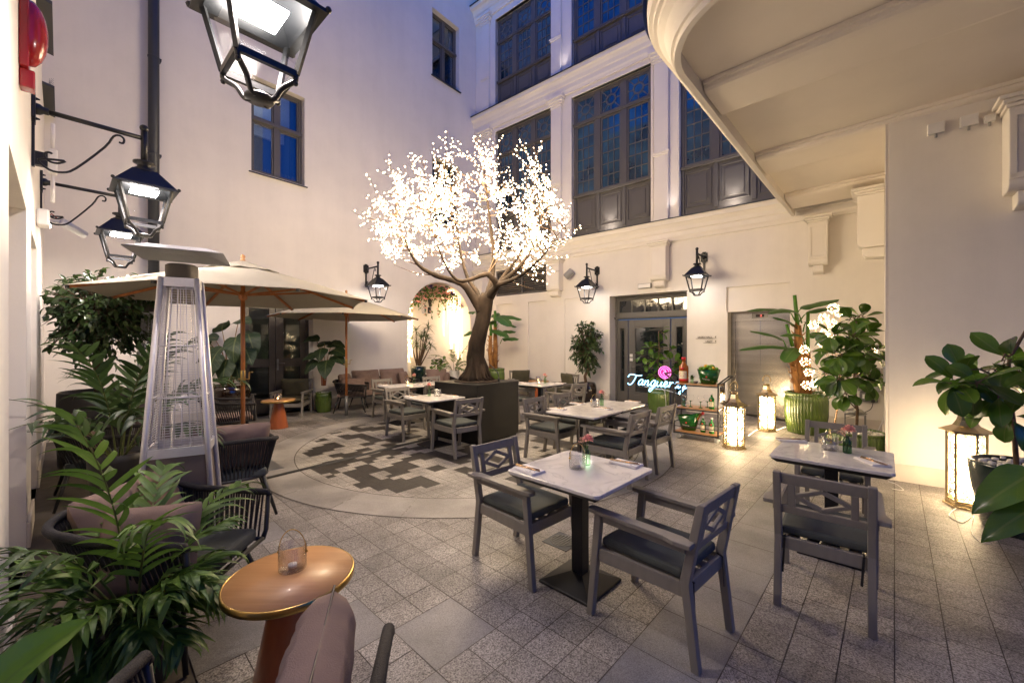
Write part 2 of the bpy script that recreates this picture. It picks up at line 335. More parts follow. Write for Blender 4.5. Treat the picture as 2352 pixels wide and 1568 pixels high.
        if bevel:
            b = o.modifiers.new('bevel', 'BEVEL'); b.width = bevel; b.segments = seg; b.limit_method = 'ANGLE'; b.angle_limit = rad(40)
        if sub:
            b = o.modifiers.new('sub', 'SUBSURF'); b.levels = sub; b.render_levels = sub
        if kind: o['kind'] = kind
        return o
def tag(o, label, cat, group=None, kind=None):
    if label: o['label'] = label
    if cat: o['category'] = cat
    if group: o['group'] = group
    if kind: o['kind'] = kind
    return o
def thing(name, label, cat, loc=(0, 0, 0), rz=0., group=None, Mx=None):
    o = bpy.data.objects.new(name, None); COL.objects.link(o); o.empty_display_size = .1
    if Mx is not None: o.matrix_world = Mx
    else: o.location = loc; o.rotation_euler = (0, 0, rz)
    return tag(o, label, cat, group)
KIDS = {}
def kids(o): return [c for c in bpy.data.objects if c.parent == o]
def dup(root, loc, rz, label, group=None):
    r = root.copy(); COL.objects.link(r); r.location = loc; r.rotation_euler = (0, 0, rz); r['label'] = label
    if group: r['group'] = group
    def rec(a, b):
        for ch in kids(a):
            c = ch.copy(); COL.objects.link(c); c.parent = b; rec(ch, c)
    rec(root, r); return r
def T3(loc, rz=0, rx=0, ry=0): return M.Translation(V(loc)) @ M.Rotation(rz, 4, 'Z') @ M.Rotation(ry, 4, 'Y') @ M.Rotation(rx, 4, 'X')
def ang(v): return atan2(v[1], v[0])
def text(s, size, mt, parent, T, ex=.004, name='lettering', align='LEFT', sp=1.0):
    c = bpy.data.curves.new(name, 'FONT'); c.body = s; c.size = size; c.extrude = ex; c.align_x = align; c.space_character = sp
    o = bpy.data.objects.new(name, c); COL.objects.link(o); bpy.context.view_layer.update()
    me = bpy.data.meshes.new_from_object(o.evaluated_get(bpy.context.evaluated_depsgraph_get())); bpy.data.objects.remove(o); me.materials.clear(); me.materials.append(X[mt])
    o = bpy.data.objects.new(name, me); COL.objects.link(o)
    if parent: o.parent = parent
    o.matrix_local = T; return o
# ================================================================== SETTING
X['wpane2'] = glass('door_pane', (.75, .8, .8), .02, 1.5, 1.2); X['darkfloor'] = mat('dark_floor', (.05, .04, .035), .4); X['hallwall'] = mat('hall_wall', (.30, .31, .28), .9)
X['upled'] = emis('uplight_led', (1, .86, .74), 30)
X['wpane'] = glass('window_pane', (.70, .76, .82), .02, 1.5, 2.2)
X['roomwall'] = mat('blue_room_wall', (.09, .14, .19), .9); X['roomceil'] = mat('room_ceiling', (.6, .6, .62), .9); X['curtain'] = mat('blue_curtain', (.04, .10, .16), .9, var=.3, vs=20, stretch=(6, 6, .1))
def inside(x, y, m=.0):
    q = V((x, y, 0))
    return q.dot(DB) < BA + .35 + m and q.dot(DA) < AB + .6 + m and (q - D0).dot(V((.67, .742, 0))) > -.55 - m
gm = MB(); gm.add([(-30, -20, -.006), (30, -20, -.006), (30, 30, -.006), (-30, 30, -.006)], [(0, 1, 2, 3)])
tag(gm.build('ground', 'joint'), None, None, kind='structure')
pv = MB(); P0, Q0, TS = 1.6206, 2.069, .207
RC = V((-.66, 6.95)); RIN, ROUT = 2.70, 3.17
def quadpq(p0, p1, q0, q1, z, mi, gap=.0024):
    p0 += gap; p1 -= gap; q0 += gap; q1 -= gap
    c = UP * ((p0 + p1) / 2) + UQ * ((q0 + q1) / 2)
    z += R.uniform(-.0008, .0008)
    pv.add([tuple(UP * p + UQ * q + V((0, 0, z))) for p, q in ((p0, q0), (p1, q0), (p1, q1), (p0, q1))], [(0, 3, 2, 1)], mi)
slabs = {(-1, -1), (-2, 0), (-2, -2), (-3, 1), (-1, -5), (2, 3), (5, 6), (-2, 4), (7, 9)}
for i in range(-6, 62):
    for j in range(-52, 40):
        p0, q0 = P0 + i * TS, Q0 + j * TS
        c = UP * (p0 + TS / 2) + UQ * (q0 + TS / 2)
        if not inside(c.x, c.y) or c.y < .9 or c.x > 9: continue
        r = (V((c.x, c.y)) - RC).length
        if r < (RIN + ROUT) / 2:
            for a in (0, 1):
                for b in (0, 1):
                    ii, jj = i * 2 + a, j * 2 + b
                    rr = (V(((UP * (p0 + a * TS / 2) + UQ * (q0 + b * TS / 2)).x, (UP * (p0 + a * TS / 2) + UQ * (q0 + b * TS / 2)).y)) - RC).length
                    n = mnoise.noise(V((ii // 2 * .60, (jj + (ii // 2) % 2) // 2 * .66, 3.3))) + .16 * mnoise.noise(V((ii // 2 * 1.3, jj // 2 * 1.3, 9.1))) + .03 * R.uniform(-1, 1)
                    quadpq(p0 + a * TS / 2, p0 + (a + 1) * TS / 2, q0 + b * TS / 2, q0 + (b + 1) * TS / 2, 0, 4 if n > .09 and rr < RIN - .08 else 1, .0016)
            continue
        if r < (RIN + ROUT) / 2: continue
        if j in (-6, -7):
            if j == -6: continue
            if i % 2 == 0: quadpq(p0, p0 + 2 * TS, q0, q0 + 2 * TS, 0, 2)
            continue
        if j < -7:
            o = TS / 2 * (j % 2); quadpq(p0 + o, p0 + o + TS, q0, q0 + TS, 0, 0)
            continue
        bl = (i // 2 if i % 2 else i // 2, j // 2)
        if (i // 2, j // 2) in slabs:
            if i % 2 == 0 and j % 2 == 0: quadpq(p0, p0 + 2 * TS, q0, q0 + 2 * TS, 0, 2)
            continue
        quadpq(p0, p0 + TS, q0, q0 + TS, 0, 0)
NS = 26
for k in range(NS):
    a0, a1 = 2 * pi * k / NS + .003, 2 * pi * (k + 1) / NS - .003; vs = []; n = 7
    for t in range(n + 1):
        a = a0 + (a1 - a0) * t / n; vs += [(RC.x + RIN * cos(a), RC.y + RIN * sin(a), .004), (RC.x + ROUT * cos(a), RC.y + ROUT * sin(a), .004)]
    pv.add(vs, [(2 * t, 2 * t + 1, 2 * t + 3, 2 * t + 2) for t in range(n)], 3)
for rr in (RIN - .004, ROUT + .004):
    n = 96; vs = []
    for t in range(n):
        a = 2 * pi * t / n; vs += [(RC.x + (rr - .006) * cos(a), RC.y + (rr - .006) * sin(a), .0035), (RC.x + (rr + .006) * cos(a), RC.y + (rr + .006) * sin(a), .0035)]
    pv.add(vs, [(2 * t, 2 * t + 1, (2 * t + 3) % (2 * n), (2 * t + 2) % (2 * n)) for t in range(n)], 5)
tag(pv.build('paving', ['tile', 'tile2', 'slab', 'ring', 'dark', 'joint']), None, None, kind='structure')

def wall(mb, T, x0, x1, z0, z1, ops, th=.5, mi=0):
    xs = sorted({x0, x1, *[o[0] for o in ops], *[o[1] for o in ops]}); zs = sorted({z0, z1, *[o[2] for o in ops], *[o[3] for o in ops]})
    for i in range(len(xs) - 1):
        for j in range(len(zs) - 1):
            cx, cz = (xs[i] + xs[i + 1]) / 2, (zs[j] + zs[j + 1]) / 2
            if any(o[0] < cx < o[1] and o[2] < cz < o[3] for o in ops): continue
            a, b, c, d = xs[i], xs[i + 1], zs[j], zs[j + 1]
            mb.add([(a, 0, c), (b, 0, c), (b, 0, d), (a, 0, d)], [(0, 1, 2, 3)], mi, False, T)
            mb.add([(a, th, c), (b, th, c), (b, th, d), (a, th, d)], [(3, 2, 1, 0)], mi, False, T)
    for o in ops:
        if len(o) > 4 and o[4] == 'arch': continue
        a, b, c, d = o[:4]
        dp = o[4] if len(o) > 4 else th
        vs = [(a, 0, c), (b, 0, c), (b, 0, d), (a, 0, d), (a, dp, c), (b, dp, c), (b, dp, d), (a, dp, d)]
        fs = [(0, 4, 5, 1), (1, 5, 6, 2), (2, 6, 7, 3), (3, 7, 4, 0)]
        if dp < th: fs.append((4, 5, 6, 7))
        mb.add(vs, fs, mi, False, T)
    mb.add([(x0, 0, z0), (x1, 0, z0), (x1, 0, z1), (x0, 0, z1), (x0, th, z0), (x1, th, z0), (x1, th, z1), (x0, th, z1)], [(0, 4, 7, 3), (1, 2, 6, 5), (3, 7, 6, 2), (0, 1, 5, 4)], mi, False, T)
def spikes(mb, x0, x1, y, z, n, h=.1):
    for i in range(n):
        x = x0 + (x1 - x0) * (i + .5) / n; k = (i % 3 - 1) * .02
        mb.tube([(x, y, z), (x + R.uniform(-.01, .01), y - .03 + k, z + h)], .0016, 3)
def sash_window(par, x0, x1, z0, z1, y=.16):
    f = MB(); w = .075; zt = z0 + (z1 - z0) * .585; xm = (x0 + x1) / 2; y1 = y + .07
    f.bx(x0, x0 + w, y, y1, z0, z1); f.bx(x1 - w, x1, y, y1, z0, z1); f.bx(x0 + w, x1 - w, y, y1, z1 - w, z1); f.bx(x0 + w, x1 - w, y, y1, z0, z0 + w)
    f.bx(xm - .06, xm + .06, y - .012, y1, z0 + w, z1 - w); f.bx(x0 + w, xm - .06, y - .01, y1, zt - .05, zt + .05); f.bx(xm + .06, x1 - w, y - .01, y1, zt - .05, zt + .05)
    f.bx(x0 + .01, x1 - .01, y - .05, y - .013, zt - .035, zt + .04)
    for a, b in ((x0 + w, xm - .06), (xm + .06, x1 - w)):
        for c, d in ((z0 + w, zt - .05), (zt + .05, z1 - w)):
            for q in ((a, a + .035, c, d), (b - .035, b, c, d), (a + .035, b - .035, c, c + .035), (a + .035, b - .035, d - .035, d)): f.bx(q[0], q[1], y + .018, y1 - .008, q[2], q[3])
    o = f.build('window', 'frame', par, .006)
    for a, b in ((x0 + w, xm - .06), (xm + .06, x1 - w)):
        for c, d in ((z0 + w, zt - .05), (zt + .05, z1 - w)): MB().bx(a, b, y + .04, y + .048, c, d).build('pane', 'wpane', o)
    s = MB(); s.prism([(-.06, z0 - .03), (y, z0 + .02), (y, z0 - .01), (-.06, z0 - .055)], x0 - .05, x1 + .05, 'x'); s.build('sill', 'zinc', o)
    k = MB(); spikes(k, x0, x1, .0, z0, 46, .11); k.build('bird_spikes', 'greymetal', o)
    # the room behind the window
    r = MB(); r.add([(x0 - .5, y1 + .1, z0 - .6), (x1 + .5, y1 + .1, z0 - .6), (x1 + .5, 2.6, z0 - .6), (x0 - .5, 2.6, z0 - .6), (x0 - .5, y1 + .1, z1 + .1), (x1 + .5, y1 + .1, z1 + .1), (x1 + .5, 2.6, z1 + .1), (x0 - .5, 2.6, z1 + .1)], [(0, 3, 2, 1)], 0)
    for xx in (x0 - .5, x1 + .5): r.add([(xx, y1 + .1, z0 - .6), (xx, 2.6, z0 - .6), (xx, 2.6, z1 + .1), (xx, y1 + .1, z1 + .1)], [(0, 1, 2, 3)], 0)
    r.add([(x0 - .5, y1 + .1, z1 + .1), (x1 + .5, y1 + .1, z1 + .1), (x1 + .5, 2.6, z1 + .1), (x0 - .5, 2.6, z1 + .1)], [(0, 1, 2, 3)], 1)
    r.add([(x0 - .5, 2.6, z0 - .6), (x1 + .5, 2.6, z0 - .6), (x1 + .5, 2.6, z1 + .1), (x0 - .5, 2.6, z1 + .1)], [(0, 1, 2, 3)], 0)
    r.bx(x0 - .5, x1 + .5, 2.5, 2.59, z1 - .16, z1 + .09, 1)
    r.bx(x1 - .22, x1 + .1, y1 + .04, y1 + .09, z0 - .5, z1 + .08, 2)
    r.build('room_interior', ['roomwall', 'roomceil', 'curtain'], o)
    return o
# ------------------------------------------------------------------ plain rendered wall with windows, arch and double door
WA = thing('rendered_wall', 'tall plain cream rendered wall with sash windows, arched niche and dark double door', 'wall', Mx=MA)
WA['kind'] = 'thing'
w = MB(); AC, AR, AZ = 8.65, 1.30, 2.28
ops = [(3.24, 4.375, 5.42, 7.53), (8.27, 9.41, 10.08, 12.2), (8.27, 9.41, 5.42, 7.53), (3.24, 4.375, 10.08, 12.2), (3.03, 4.58, 0, 2.62), (AC - AR, AC + AR, 0, AZ + AR, 'arch')]
wall(w, None, .15, 10.2, 0, 16, ops)
n = 28; NB = .62
arc = [(AC - AR, 0)] + [(AC - AR * cos(pi * i / n), AZ + AR * sin(pi * i / n)) for i in range(n + 1)] + [(AC + AR, 0)]
for i in range(1, n + 1):
    (a, b), (c, d) = arc[i], arc[i + 1]
    w.add([(a, 0, b), (c, 0, d), (c, 0, AZ + AR), (a, 0, AZ + AR)], [(0, 1, 2, 3)])
vs = []
for a, b in arc: vs += [(a, 0, b), (a, NB, b)]
w.add(vs, [(2 * i, 2 * i + 2, 2 * i + 3, 2 * i + 1) for i in range(len(arc) - 1)], 0, False)
w.add([(a, NB, b) for a, b in arc], [tuple(range(len(arc)))], 1)
w.build('wall_face', ['plaster', 'plaster'], WA)
for o in ops[:4]: sash_window(WA, *o[:4])
for a, b in ((4.58, 7.35), (.3, 3.03), (9.95, 10.16)): MB().bx(a, b, -.025, -.002, 0, .24).build('skirting', 'plinth', WA, .004)
d = MB(); y0, y1 = .24, .31
d.bx(3.03, 3.10, y0, y1 + .03, 0, 2.62); d.bx(4.51, 4.58, y0, y1 + .03, 0, 2.62); d.bx(3.10, 4.51, y0, y1 + .03, 2.53, 2.62)
for a, b in ((3.105, 3.815), (3.825, 4.505)):
    for q in ((a, a + .17, 0, 2.52), (b - .13, b, 0, 2.52), (a + .17, b - .13, 0, .36), (a + .17, b - .13, 1.08, 1.27), (a + .17, b - .13, 2.42, 2.52)): d.bx(q[0], q[1], y0 + .01, y1, q[2], q[3])
dd = d.build('double_door', 'doorpaint', WA, .006)
for a, b in ((3.275, 3.685), (3.995, 4.375)):
    MB().bx(a, b, y0 + .03, y0 + .04, 1.27, 2.42).build('pane', 'wpane2', dd); MB().bx(a, b, y0 + .03, y0 + .04, .36, 1.08).build('pane', 'wpane2', dd)
h = MB(); h.bx(3.845, 3.885, y0 - .008, y0 + .01, 1.0, 1.26); h.tube([(3.865, y0 - .01, 1.16), (3.865, y0 - .06, 1.16), (4.0, y0 - .06, 1.155)], .009, 8); h.build('handle', 'greymetal', dd)
rm = MB(); rm.add([(2.4, .6, 0.02), (5.4, .6, .02), (5.4, 4, .02), (2.4, 4, .02)], [(0, 1, 2, 3)], 0); rm.add([(2.4, 4, 0), (5.4, 4, 0), (5.4, 4, 2.7), (2.4, 4, 2.7)], [(0, 1, 2, 3)], 1)
rm.add([(2.4, .6, 2.7), (5.4, .6, 2.7), (5.4, 4, 2.7), (2.4, 4, 2.7)], [(3, 2, 1, 0)], 1)
rm.add([(2.4, .6, 0), (2.4, 4, 0), (2.4, 4, 2.7), (2.4, .6, 2.7)], [(0, 1, 2, 3)], 1); rm.add([(5.4, .6, 0), (5.4, 4, 0), (5.4, 4, 2.7), (5.4, .6, 2.7)], [(0, 1, 2, 3)], 1)
rm.build('room_interior', ['darkfloor', 'hallwall'], dd)
X_ = X
# ------------------------------------------------------------------ hotel facade
WB = thing('hotel_facade', 'cream hotel facade with tall gridded windows, cornices and pilasters above the bar entrance', 'facade', Mx=MBW); WB['kind'] = 'thing'
bays = [(-9.217, -6.942), (-6.24, -3.912), (-3.212, -.88)]
ops = [(-5.056, -3.04, 0, 2.9), (-2.186, -.99, 2.345, 2.895, .05), (-2.163, -.99, 0, 2.335), (-9.18, -8.49, .22, 2.93, .045), (-7.84, -7.14, .22, 2.93, .045), (-6.49, -5.78, .22, 2.93, .045), (-9.2, -7.02, 3.2, 4.05, .2)]
for a, b in bays: ops += [(a, b, 4.68, 8.73), (a, b, 9.5, 12.5)]
w = MB(); wall(w, None, -10.2, .62, 0, 17, ops); w.build('wall_face', 'plaster', WB)
t = MB()
for a, b in bays:
    for z1 in (8.73, 12.5):
        z0 = 4.68 if z1 < 9 else 9.5
        for q in ((a - .06, a, z0, z1 + .06), (b, b + .06, z0, z1 + .06), (a, b, z1, z1 + .06)): t.bx(q[0], q[1], -.03, .10, q[2], q[3])
t.build('window_surround', 'trim', WB, .012)
for c in (-9.62, -6.74, -3.63, -.53):
    for z0, z1 in ((4.66, 8.95), (9.5, 12.85)):
        k = MB(); k.bx(c - .17, c + .17, -.10, -.002, z0, z1 - .35)
        zb = z0 + (1.62 if z0 < 9 else 1.1); k.bx(c - .195, c + .195, -.125, -.101, zb, zb + .09); k.bx(c - .21, c + .21, -.14, -.126, zb + .05, zb + .09)
        for i, (e, dz) in enumerate(((.02, .07), (.05, .07), (.085, .08), (.12, .09))):
            zz = z1 - .35 + sum(x[1] for x in ((.02, .07), (.05, .07), (.085, .08), (.12, .09))[:i]); k.bx(c - .17 - e, c + .17 + e, -.10 - e, -.004, zz, zz + dz)
        k.build('pilaster', 'trim', WB, .01)
def cornice(z, x0, x1, pr=.24, name='cornice', par=None, hh=.5):
    k = MB(); s_ = hh / .5
    prof = [(-.002, z - .50 * s_), (-.05, z - .50 * s_), (-.06, z - .44 * s_), (-.09, z - .40 * s_), (-.10, z - .30 * s_), (-.13, z - .28 * s_), (-.15, z - .20 * s_), (-.20, z - .13 * s_), (-pr + .01, z - .11 * s_), (-pr, z - .02), (-pr, z), (-.002, z + .03)]
    k.prism(prof, x0, x1, 'x'); o = k.build(name, 'trim', par)
    f = MB(); f.prism([(-pr - .035, z - .012), (-pr - .035, z + .012), (-.003, z + .055), (-.003, z + .032), (-pr - .02, z + .003)], x0, x1, 'x'); f.build('flashing', 'zinc', o); return o
cornice(4.62, -10.19, .6, par=WB); cornice(9.44, -10.19, .6, .26, par=WB, hh=.55); cornice(13.25, -10.19, .6, .3, par=WB, hh=.5)
def corbel(par, x0, x1, T=None, zt=4.13, zb=3.0, pr=.24, panel=True):
    k = MB(); x0, x1 = min(x0, x1), max(x0, x1)
    n = 8; r = .09
    prof = [(-.002, zt - .12), (-pr, zt - .12)] + [(-pr + r - r * cos(a * pi / 2 / n), zb + .17 + r - r * sin(a * pi / 2 / n)) for a in range(n + 1)] + [(-.002, zb + .17)]
    k.prism(prof, x0, x1, 'x', T=T)
    prof = [(-.002, zb + .168), (-pr + .06, zb + .168)] + [(-pr + .06 + .07 - .07 * cos(a * pi / 2 / n), zb + .09 - .07 * sin(a * pi / 2 / n)) for a in range(n + 1)] + [(-.002, zb)]
    k.prism(prof, x0 + .07, x1 - .07, 'x', T=T)
    for i, (e, z) in enumerate(((.02, -.12), (.045, -.08), (.075, -.04))): k.bx(x0 - e, x1 + e, -pr - e, -.004, zt + z, zt + z + .038, T=T)
    if panel:
        for q in ((x0, x0 + .06, zb + .3, zt - .2), (x1 - .06, x1, zb + .3, zt - .2), (x0, x1, zb + .28, zb + .34), (x0, x1, zt - .22, zt - .16)): k.bx(q[0] + .001, q[1] - .001, -pr - .014, -pr + .002, q[2], q[3], T=T)
    return k.build('corbel', 'trim', par, .008)
corbel(WB, -3.46, -3.853); corbel(WB, -6.53, -6.98, zt=4.1); corbel(WB, -.36, -.67); corbel(WB, -9.6, -10.0)
def bay(a, b, z0, zs, zt, z1, rows):
    y = .10; f = MB(); w3 = (b - a) / 3; fy = y + .09
    f.bx(a, a + .08, y, fy, z0, z1); f.bx(b - .08, b, y, fy, z0, z1); f.bx(a + .08, b - .08, y, fy, z1 - .08, z1)
    f.bx(a, b, y - .045, fy, zs - .02, zs + .05); f.bx(a, b, y - .03, fy, zt - .045, zt + .045); f.bx(a, b, y - .06, y - .046, zs + .02, zs + .05); f.bx(a, b, y - .045, y - .031, zt, zt + .03)
    for i in (1, 2): f.bx(a + i * w3 - .085, a + i * w3 + .085, y - .01, fy, zs + .05, zt - .045); f.bx(a + i * w3 - .085, a + i * w3 + .085, y - .01, fy, zt + .045, z1 - .08)
    P = []
    for i in range(3):
        xa, xb = a + i * w3 + (.08 if i == 0 else .085), a + (i + 1) * w3 - (.08 if i == 2 else .085)
        za, zb = zs + .05, zt - .045
        for q in ((xa, xa + .05, za, zb), (xb - .05, xb, za, zb), (xa + .05, xb - .05, za, za + .06), (xa + .05, xb - .05, zb - .05, zb)): f.bx(q[0], q[1], y + .015, fy - .01, q[2], q[3])
        P.append((xa + .05, xb - .05, za + .06, zb - .05))
        for c in (1, 2): x = xa + .05 + (xb - xa - .1) * c / 3; f.bx(x - .013, x + .013, y + .022, y + .06, za + .06, zb - .05)
        for r in range(1, rows): z = za + .06 + (zb - za - .11) * r / rows; f.bx(xa + .05, xb - .05, y + .019, y + .061, z - .013, z + .013)
        za, zb = zt + .045, z1 - .08; P.append((xa, xb, za, zb)); cx, cz = (xa + xb) / 2, (za + zb) / 2; rr = min(xb - xa, zb - za) * .22
        for q in ((xa, xa + .04, za, zb), (xb - .04, xb, za, zb), (xa + .04, xb - .04, za, za + .04), (xa + .04, xb - .04, zb - .04, zb)): f.bx(q[0], q[1], y + .015, fy - .01, q[2], q[3])
        ring = [(cx + rr * cos(2 * pi * k / 20), y + .04, cz + rr * sin(2 * pi * k / 20)) for k in range(21)]
        for k in range(20): f.bar(ring[k], ring[k + 1], .05, .035, up=(0, 1, 0))
        for k in range(8):
            an = atan2((zb - za) / 2, (xb - xa) / 2) if k % 2 else 0
            dx, dz = [(1, 0), (1, 1), (0, 1), (-1, 1), (-1, 0), (-1, -1), (0, -1), (1, -1)][k]
            e = V((cx + dx * ((xb - xa) / 2 - .03), y + .04, cz + dz * ((zb - za) / 2 - .03))); c0 = V((cx, y + .04, cz)); dr = (e - c0).normalized()
            f.bar(c0 + dr * rr, e, .03, .028, up=(0, 1, 0))
    o = f.build('window', 'frame', WB, .005)
    for q in P: MB().bx(q[0], q[1], y + .035, y + .045, q[2], q[3]).build('pane', 'pane', o)
    s = MB(); s.bx(a + .081, b - .081, y + .03, fy, z0, zs - .021)
    for i in range(3):
        xa, xb = a + i * w3 + .09, a + (i + 1) * w3 - .09
        for e, yy in ((.05, .012), (.14, .0)):
            pass
        za, zb = z0 + .22, zs - .1
        for q in ((xa, xa + .03, za, zb), (xb - .03, xb, za, zb), (xa + .03, xb - .03, za, za + .03), (xa + .03, xb - .03, zb - .03, zb)): s.bx(q[0], q[1], y + .005, y + .029, q[2], q[3])
        s.bx(xa + .10, xb - .10, y + .012, y + .029, za + .10, zb - .10)
        if i: s.bx(a + i * w3 - .05, a + i * w3 + .05, y - .002, y + .0295, z0 + .12, zs - .022)
    s.build('spandrel_panel', 'frame', o, .01)
for i, (a, b) in enumerate(bays):
    bay(a, b, 4.68, 5.85, 7.95, 8.73, 6); bay(a, b, 9.5, 10.4, 11.75, 12.5, 4)
for i, (a, b) in enumerate(bays):
    k = MB(); x = (a + b) / 2; k.bx(x - .14, x + .14, -.09, .04, 4.68, 4.70); o = k.build('uplight', 'greymetal', WB); MB().bx(x - .11, x + .11, -.06, .02, 4.701, 4.704).build('lens', 'upled', o)
    k = MB(); spikes(k, a, b, -.16, 9.48, 70, .10); k.build('bird_spikes', 'greymetal', WB)
lv = MB(); lv.bx(-9.2, -9.14, .02, .1, 3.2, 4.05); lv.bx(-7.08, -7.02, .02, .1, 3.2, 4.05); lv.bx(-8.14, -8.08, .02, .1, 3.26, 3.99); lv.bx(-9.14, -7.08, .02, .1, 3.2, 3.26); lv.bx(-9.14, -7.08, .02, .1, 3.99, 4.05)
for i in range(11):
    z = 3.28 + i * .064; lv.add([(-9.14, .03, z), (-7.08, .03, z), (-7.08, .09, z + .05), (-9.14, .09, z + .05), (-9.14, .036, z - .004), (-7.08, .036, z - .004), (-7.08, .096, z + .046), (-9.14, .096, z + .046)], [(0, 1, 2, 3), (7, 6, 5, 4), (0, 4, 5, 1)])
lv.build('louvre_vent', 'frame', WB)
for a, b in ((-10.18, -5.08), (-3.03, -2.163), (-.99, .5)): MB().bx(a, b, -.03, -.002, 0, .2).build('skirting', 'plinth', WB, .006)
for a, b in ((-3.055, -3.031), (-5.079, -5.04)): MB().bx(a, b, -.05, .05, 0, .26).build('plinth', 'plinth', WB, .006)
# entrance door
e = MB(); y = .36; a, b = -5.056, -3.04; fy = y + .1
e.bx(a, a + .06, y, fy, 0, 2.9); e.bx(b - .06, b, y, fy, 0, 2.9); e.bx(a + .06, b - .06, y, fy, 2.84, 2.9); e.bx(a + .06, b - .06, y - .02, fy, 2.28, 2.42); e.bx(a - .03 + .03, b, y - .06, y - .021, 2.29, 2.335); e.bx(a, b, y - .09, y - .061, 2.315, 2.335)
for q in ((a + .06, b - .06, 2.42, 2.47), (a + .06, b - .06, 2.79, 2.84), (a + .06, a + .11, 2.47, 2.79), (b - .11, b - .06, 2.47, 2.79)): e.bx(q[0], q[1], y + .02, fy - .01, q[2], q[3])
for i in range(1, 5): x = a + .11 + (b - a - .22) * i / 5; e.bx(x - .018, x + .018, y + .021, fy - .011, 2.47, 2.79)
lv_ = [(-4.996, -4.70, -4.93, -4.78), (-4.68, -3.56, -4.50, -3.72), (-3.54, -3.10, -3.42, -3.24)]
for (p, q, r, s2) in lv_:
    for m in ((p, r, .02, 2.27), (s2, q, .02, 2.27), (r, s2, .02, .30), (r, s2, 2.06, 2.27)): e.bx(m[0], m[1], y + .015, fy - .01, m[2], m[3])
    for m in ((r, r + .018, .30, 2.06), (s2 - .018, s2, .30, 2.06), (r + .018, s2 - .018, .30, .318), (r + .018, s2 - .018, 2.042, 2.06)): e.bx(m[0], m[1], y + .004, y + .04, m[2], m[3])
    e.bx(r - .02, s2 + .02, y + .004, y + .0145, .06, .24)
ed = e.build('entrance_door', 'frame', WB, .006)
for (p, q, r, s2) in lv_: MB().bx(r, s2, y + .03, y + .04, .30, 2.06).build('pane', 'dpane', ed)
MB().bx(a + .11, b - .11, y + .04, y + .05, 2.47, 2.79).build('pane', 'dpane', ed)
h = MB(); h.bx(-4.635, -4.60, y - .002, y + .0149, .78, 1.1); h.tube([(-4.617, y, 1.0), (-4.617, y - .05, 1.0), (-4.47, y - .05, .995)], .01, 8); h.build('handle', 'greymetal', ed)
n_ = MB(); n_.bx(-4.64, -4.56, y + .008, y + .0148, 1.26, 1.34); n_.bx(-4.64, -4.56, y + .008, y + .0148, 1.15, 1.23); n_.build('notice', 'whitep', ed)
# lift
l = MB(); a, b = -2.163, -.99; y = .36; l.bx(a, a + .09, y, y + .06, 0, 2.335); l.bx(b - .03, b, y, y + .06, 0, 2.335); l.bx(a + .09, b - .03, y, y + .06, 2.13, 2.335)
ld = l.build('lift_door', 'steel', WB, .003)
MB().bx(a + .09, -1.582, y + .03, y + .05, 0, 2.13).build('door_leaf', 'steel', ld); MB().bx(-1.577, b - .03, y + .03, y + .05, 0, 2.13).build('door_leaf', 'steel', ld)
k = MB(); k.bx(-1.74, -1.42, y - .006, y + .0, 2.19, 2.30); k.build('display', 'greyp', ld)
k = MB(); k.bx(-1.66, -1.50, y - .009, y - .0061, 2.215, 2.275); k.build('display_glass', 'black', ld)
k = MB()
for q in ((-1.575, -1.545, 2.262, 2.267), (-1.575, -1.545, 2.222, 2.227), (-1.575, -1.57, 2.227, 2.262), (-1.55, -1.545, 2.227, 2.262)): k.bx(q[0], q[1], y - .0115, y - .0091, q[2], q[3])
k.build('digit', 'red7', ld)
k = MB(); k.bx(-1.012, -.991, .1, .2, .95, 1.35); k.build('call_panel', 'greymetal', ld)
for z in (1.18, 1.08): MB().cyl((-1.013, .15, z), (-1.017, .15, z), .016).build('button', 'red7' if z > 1.1 else 'whitep', ld)
# ------------------------------------------------------------------ right wall, return wall
WC = thing('side_wall', 'beige rendered wall under the overhang behind the tall brass lantern', 'wall', Mx=MC); WC['kind'] = 'thing'
w = MB(); wall(w, None, .342, 8.5, 0, 4.34, []); w.build('wall_face', 'plaster', WC); w = MB(); wall(w, None, .342, 8.5, 4.72, 16, []); w.build('upper_sky_block', 'plaster', WC)  # upper part added out of view to block the sky on the right
sk = MB(); x = .342
while x < 8.4: sk.bx(x, min(x + .62, 8.4) - .003, -.028, -.002, 0, .2); x += .62
sk.build('skirting', 'plinth', WC, .003)
corbel(WC, 1.22, 1.60)
WR = thing('return_wall', 'short cream return wall beside the tall banana plant', 'wall'); WR['kind'] = 'thing'
p0, p1 = V((4.494, 4.898, 0)), V((6.95, 7.60, 0)); dr = (p1 - p0).normalized(); T = frame(-dr, V((dr.y, -dr.x, 0)), p1); WR.matrix_world = T
L0 = (p1 - p0).length; w = MB(); w.prism([(0, 0), (L0 - .003, 0), (L0 - .08, .3), (0, .4)], 0, 4.34); w.build('wall_face', 'plaster', WR)
MB().bx(.2, L0 - .03, -.028, -.002, 0, .2).build('skirting', 'plinth', WR, .004)
corbel(WR, 1.20, 1.62, pr=.33, panel=False)
MB().bx(L0 - .05, L0 - .004, -.02, -.001, 1.16, 1.34).build('edge_guard', 'greyp', WR)
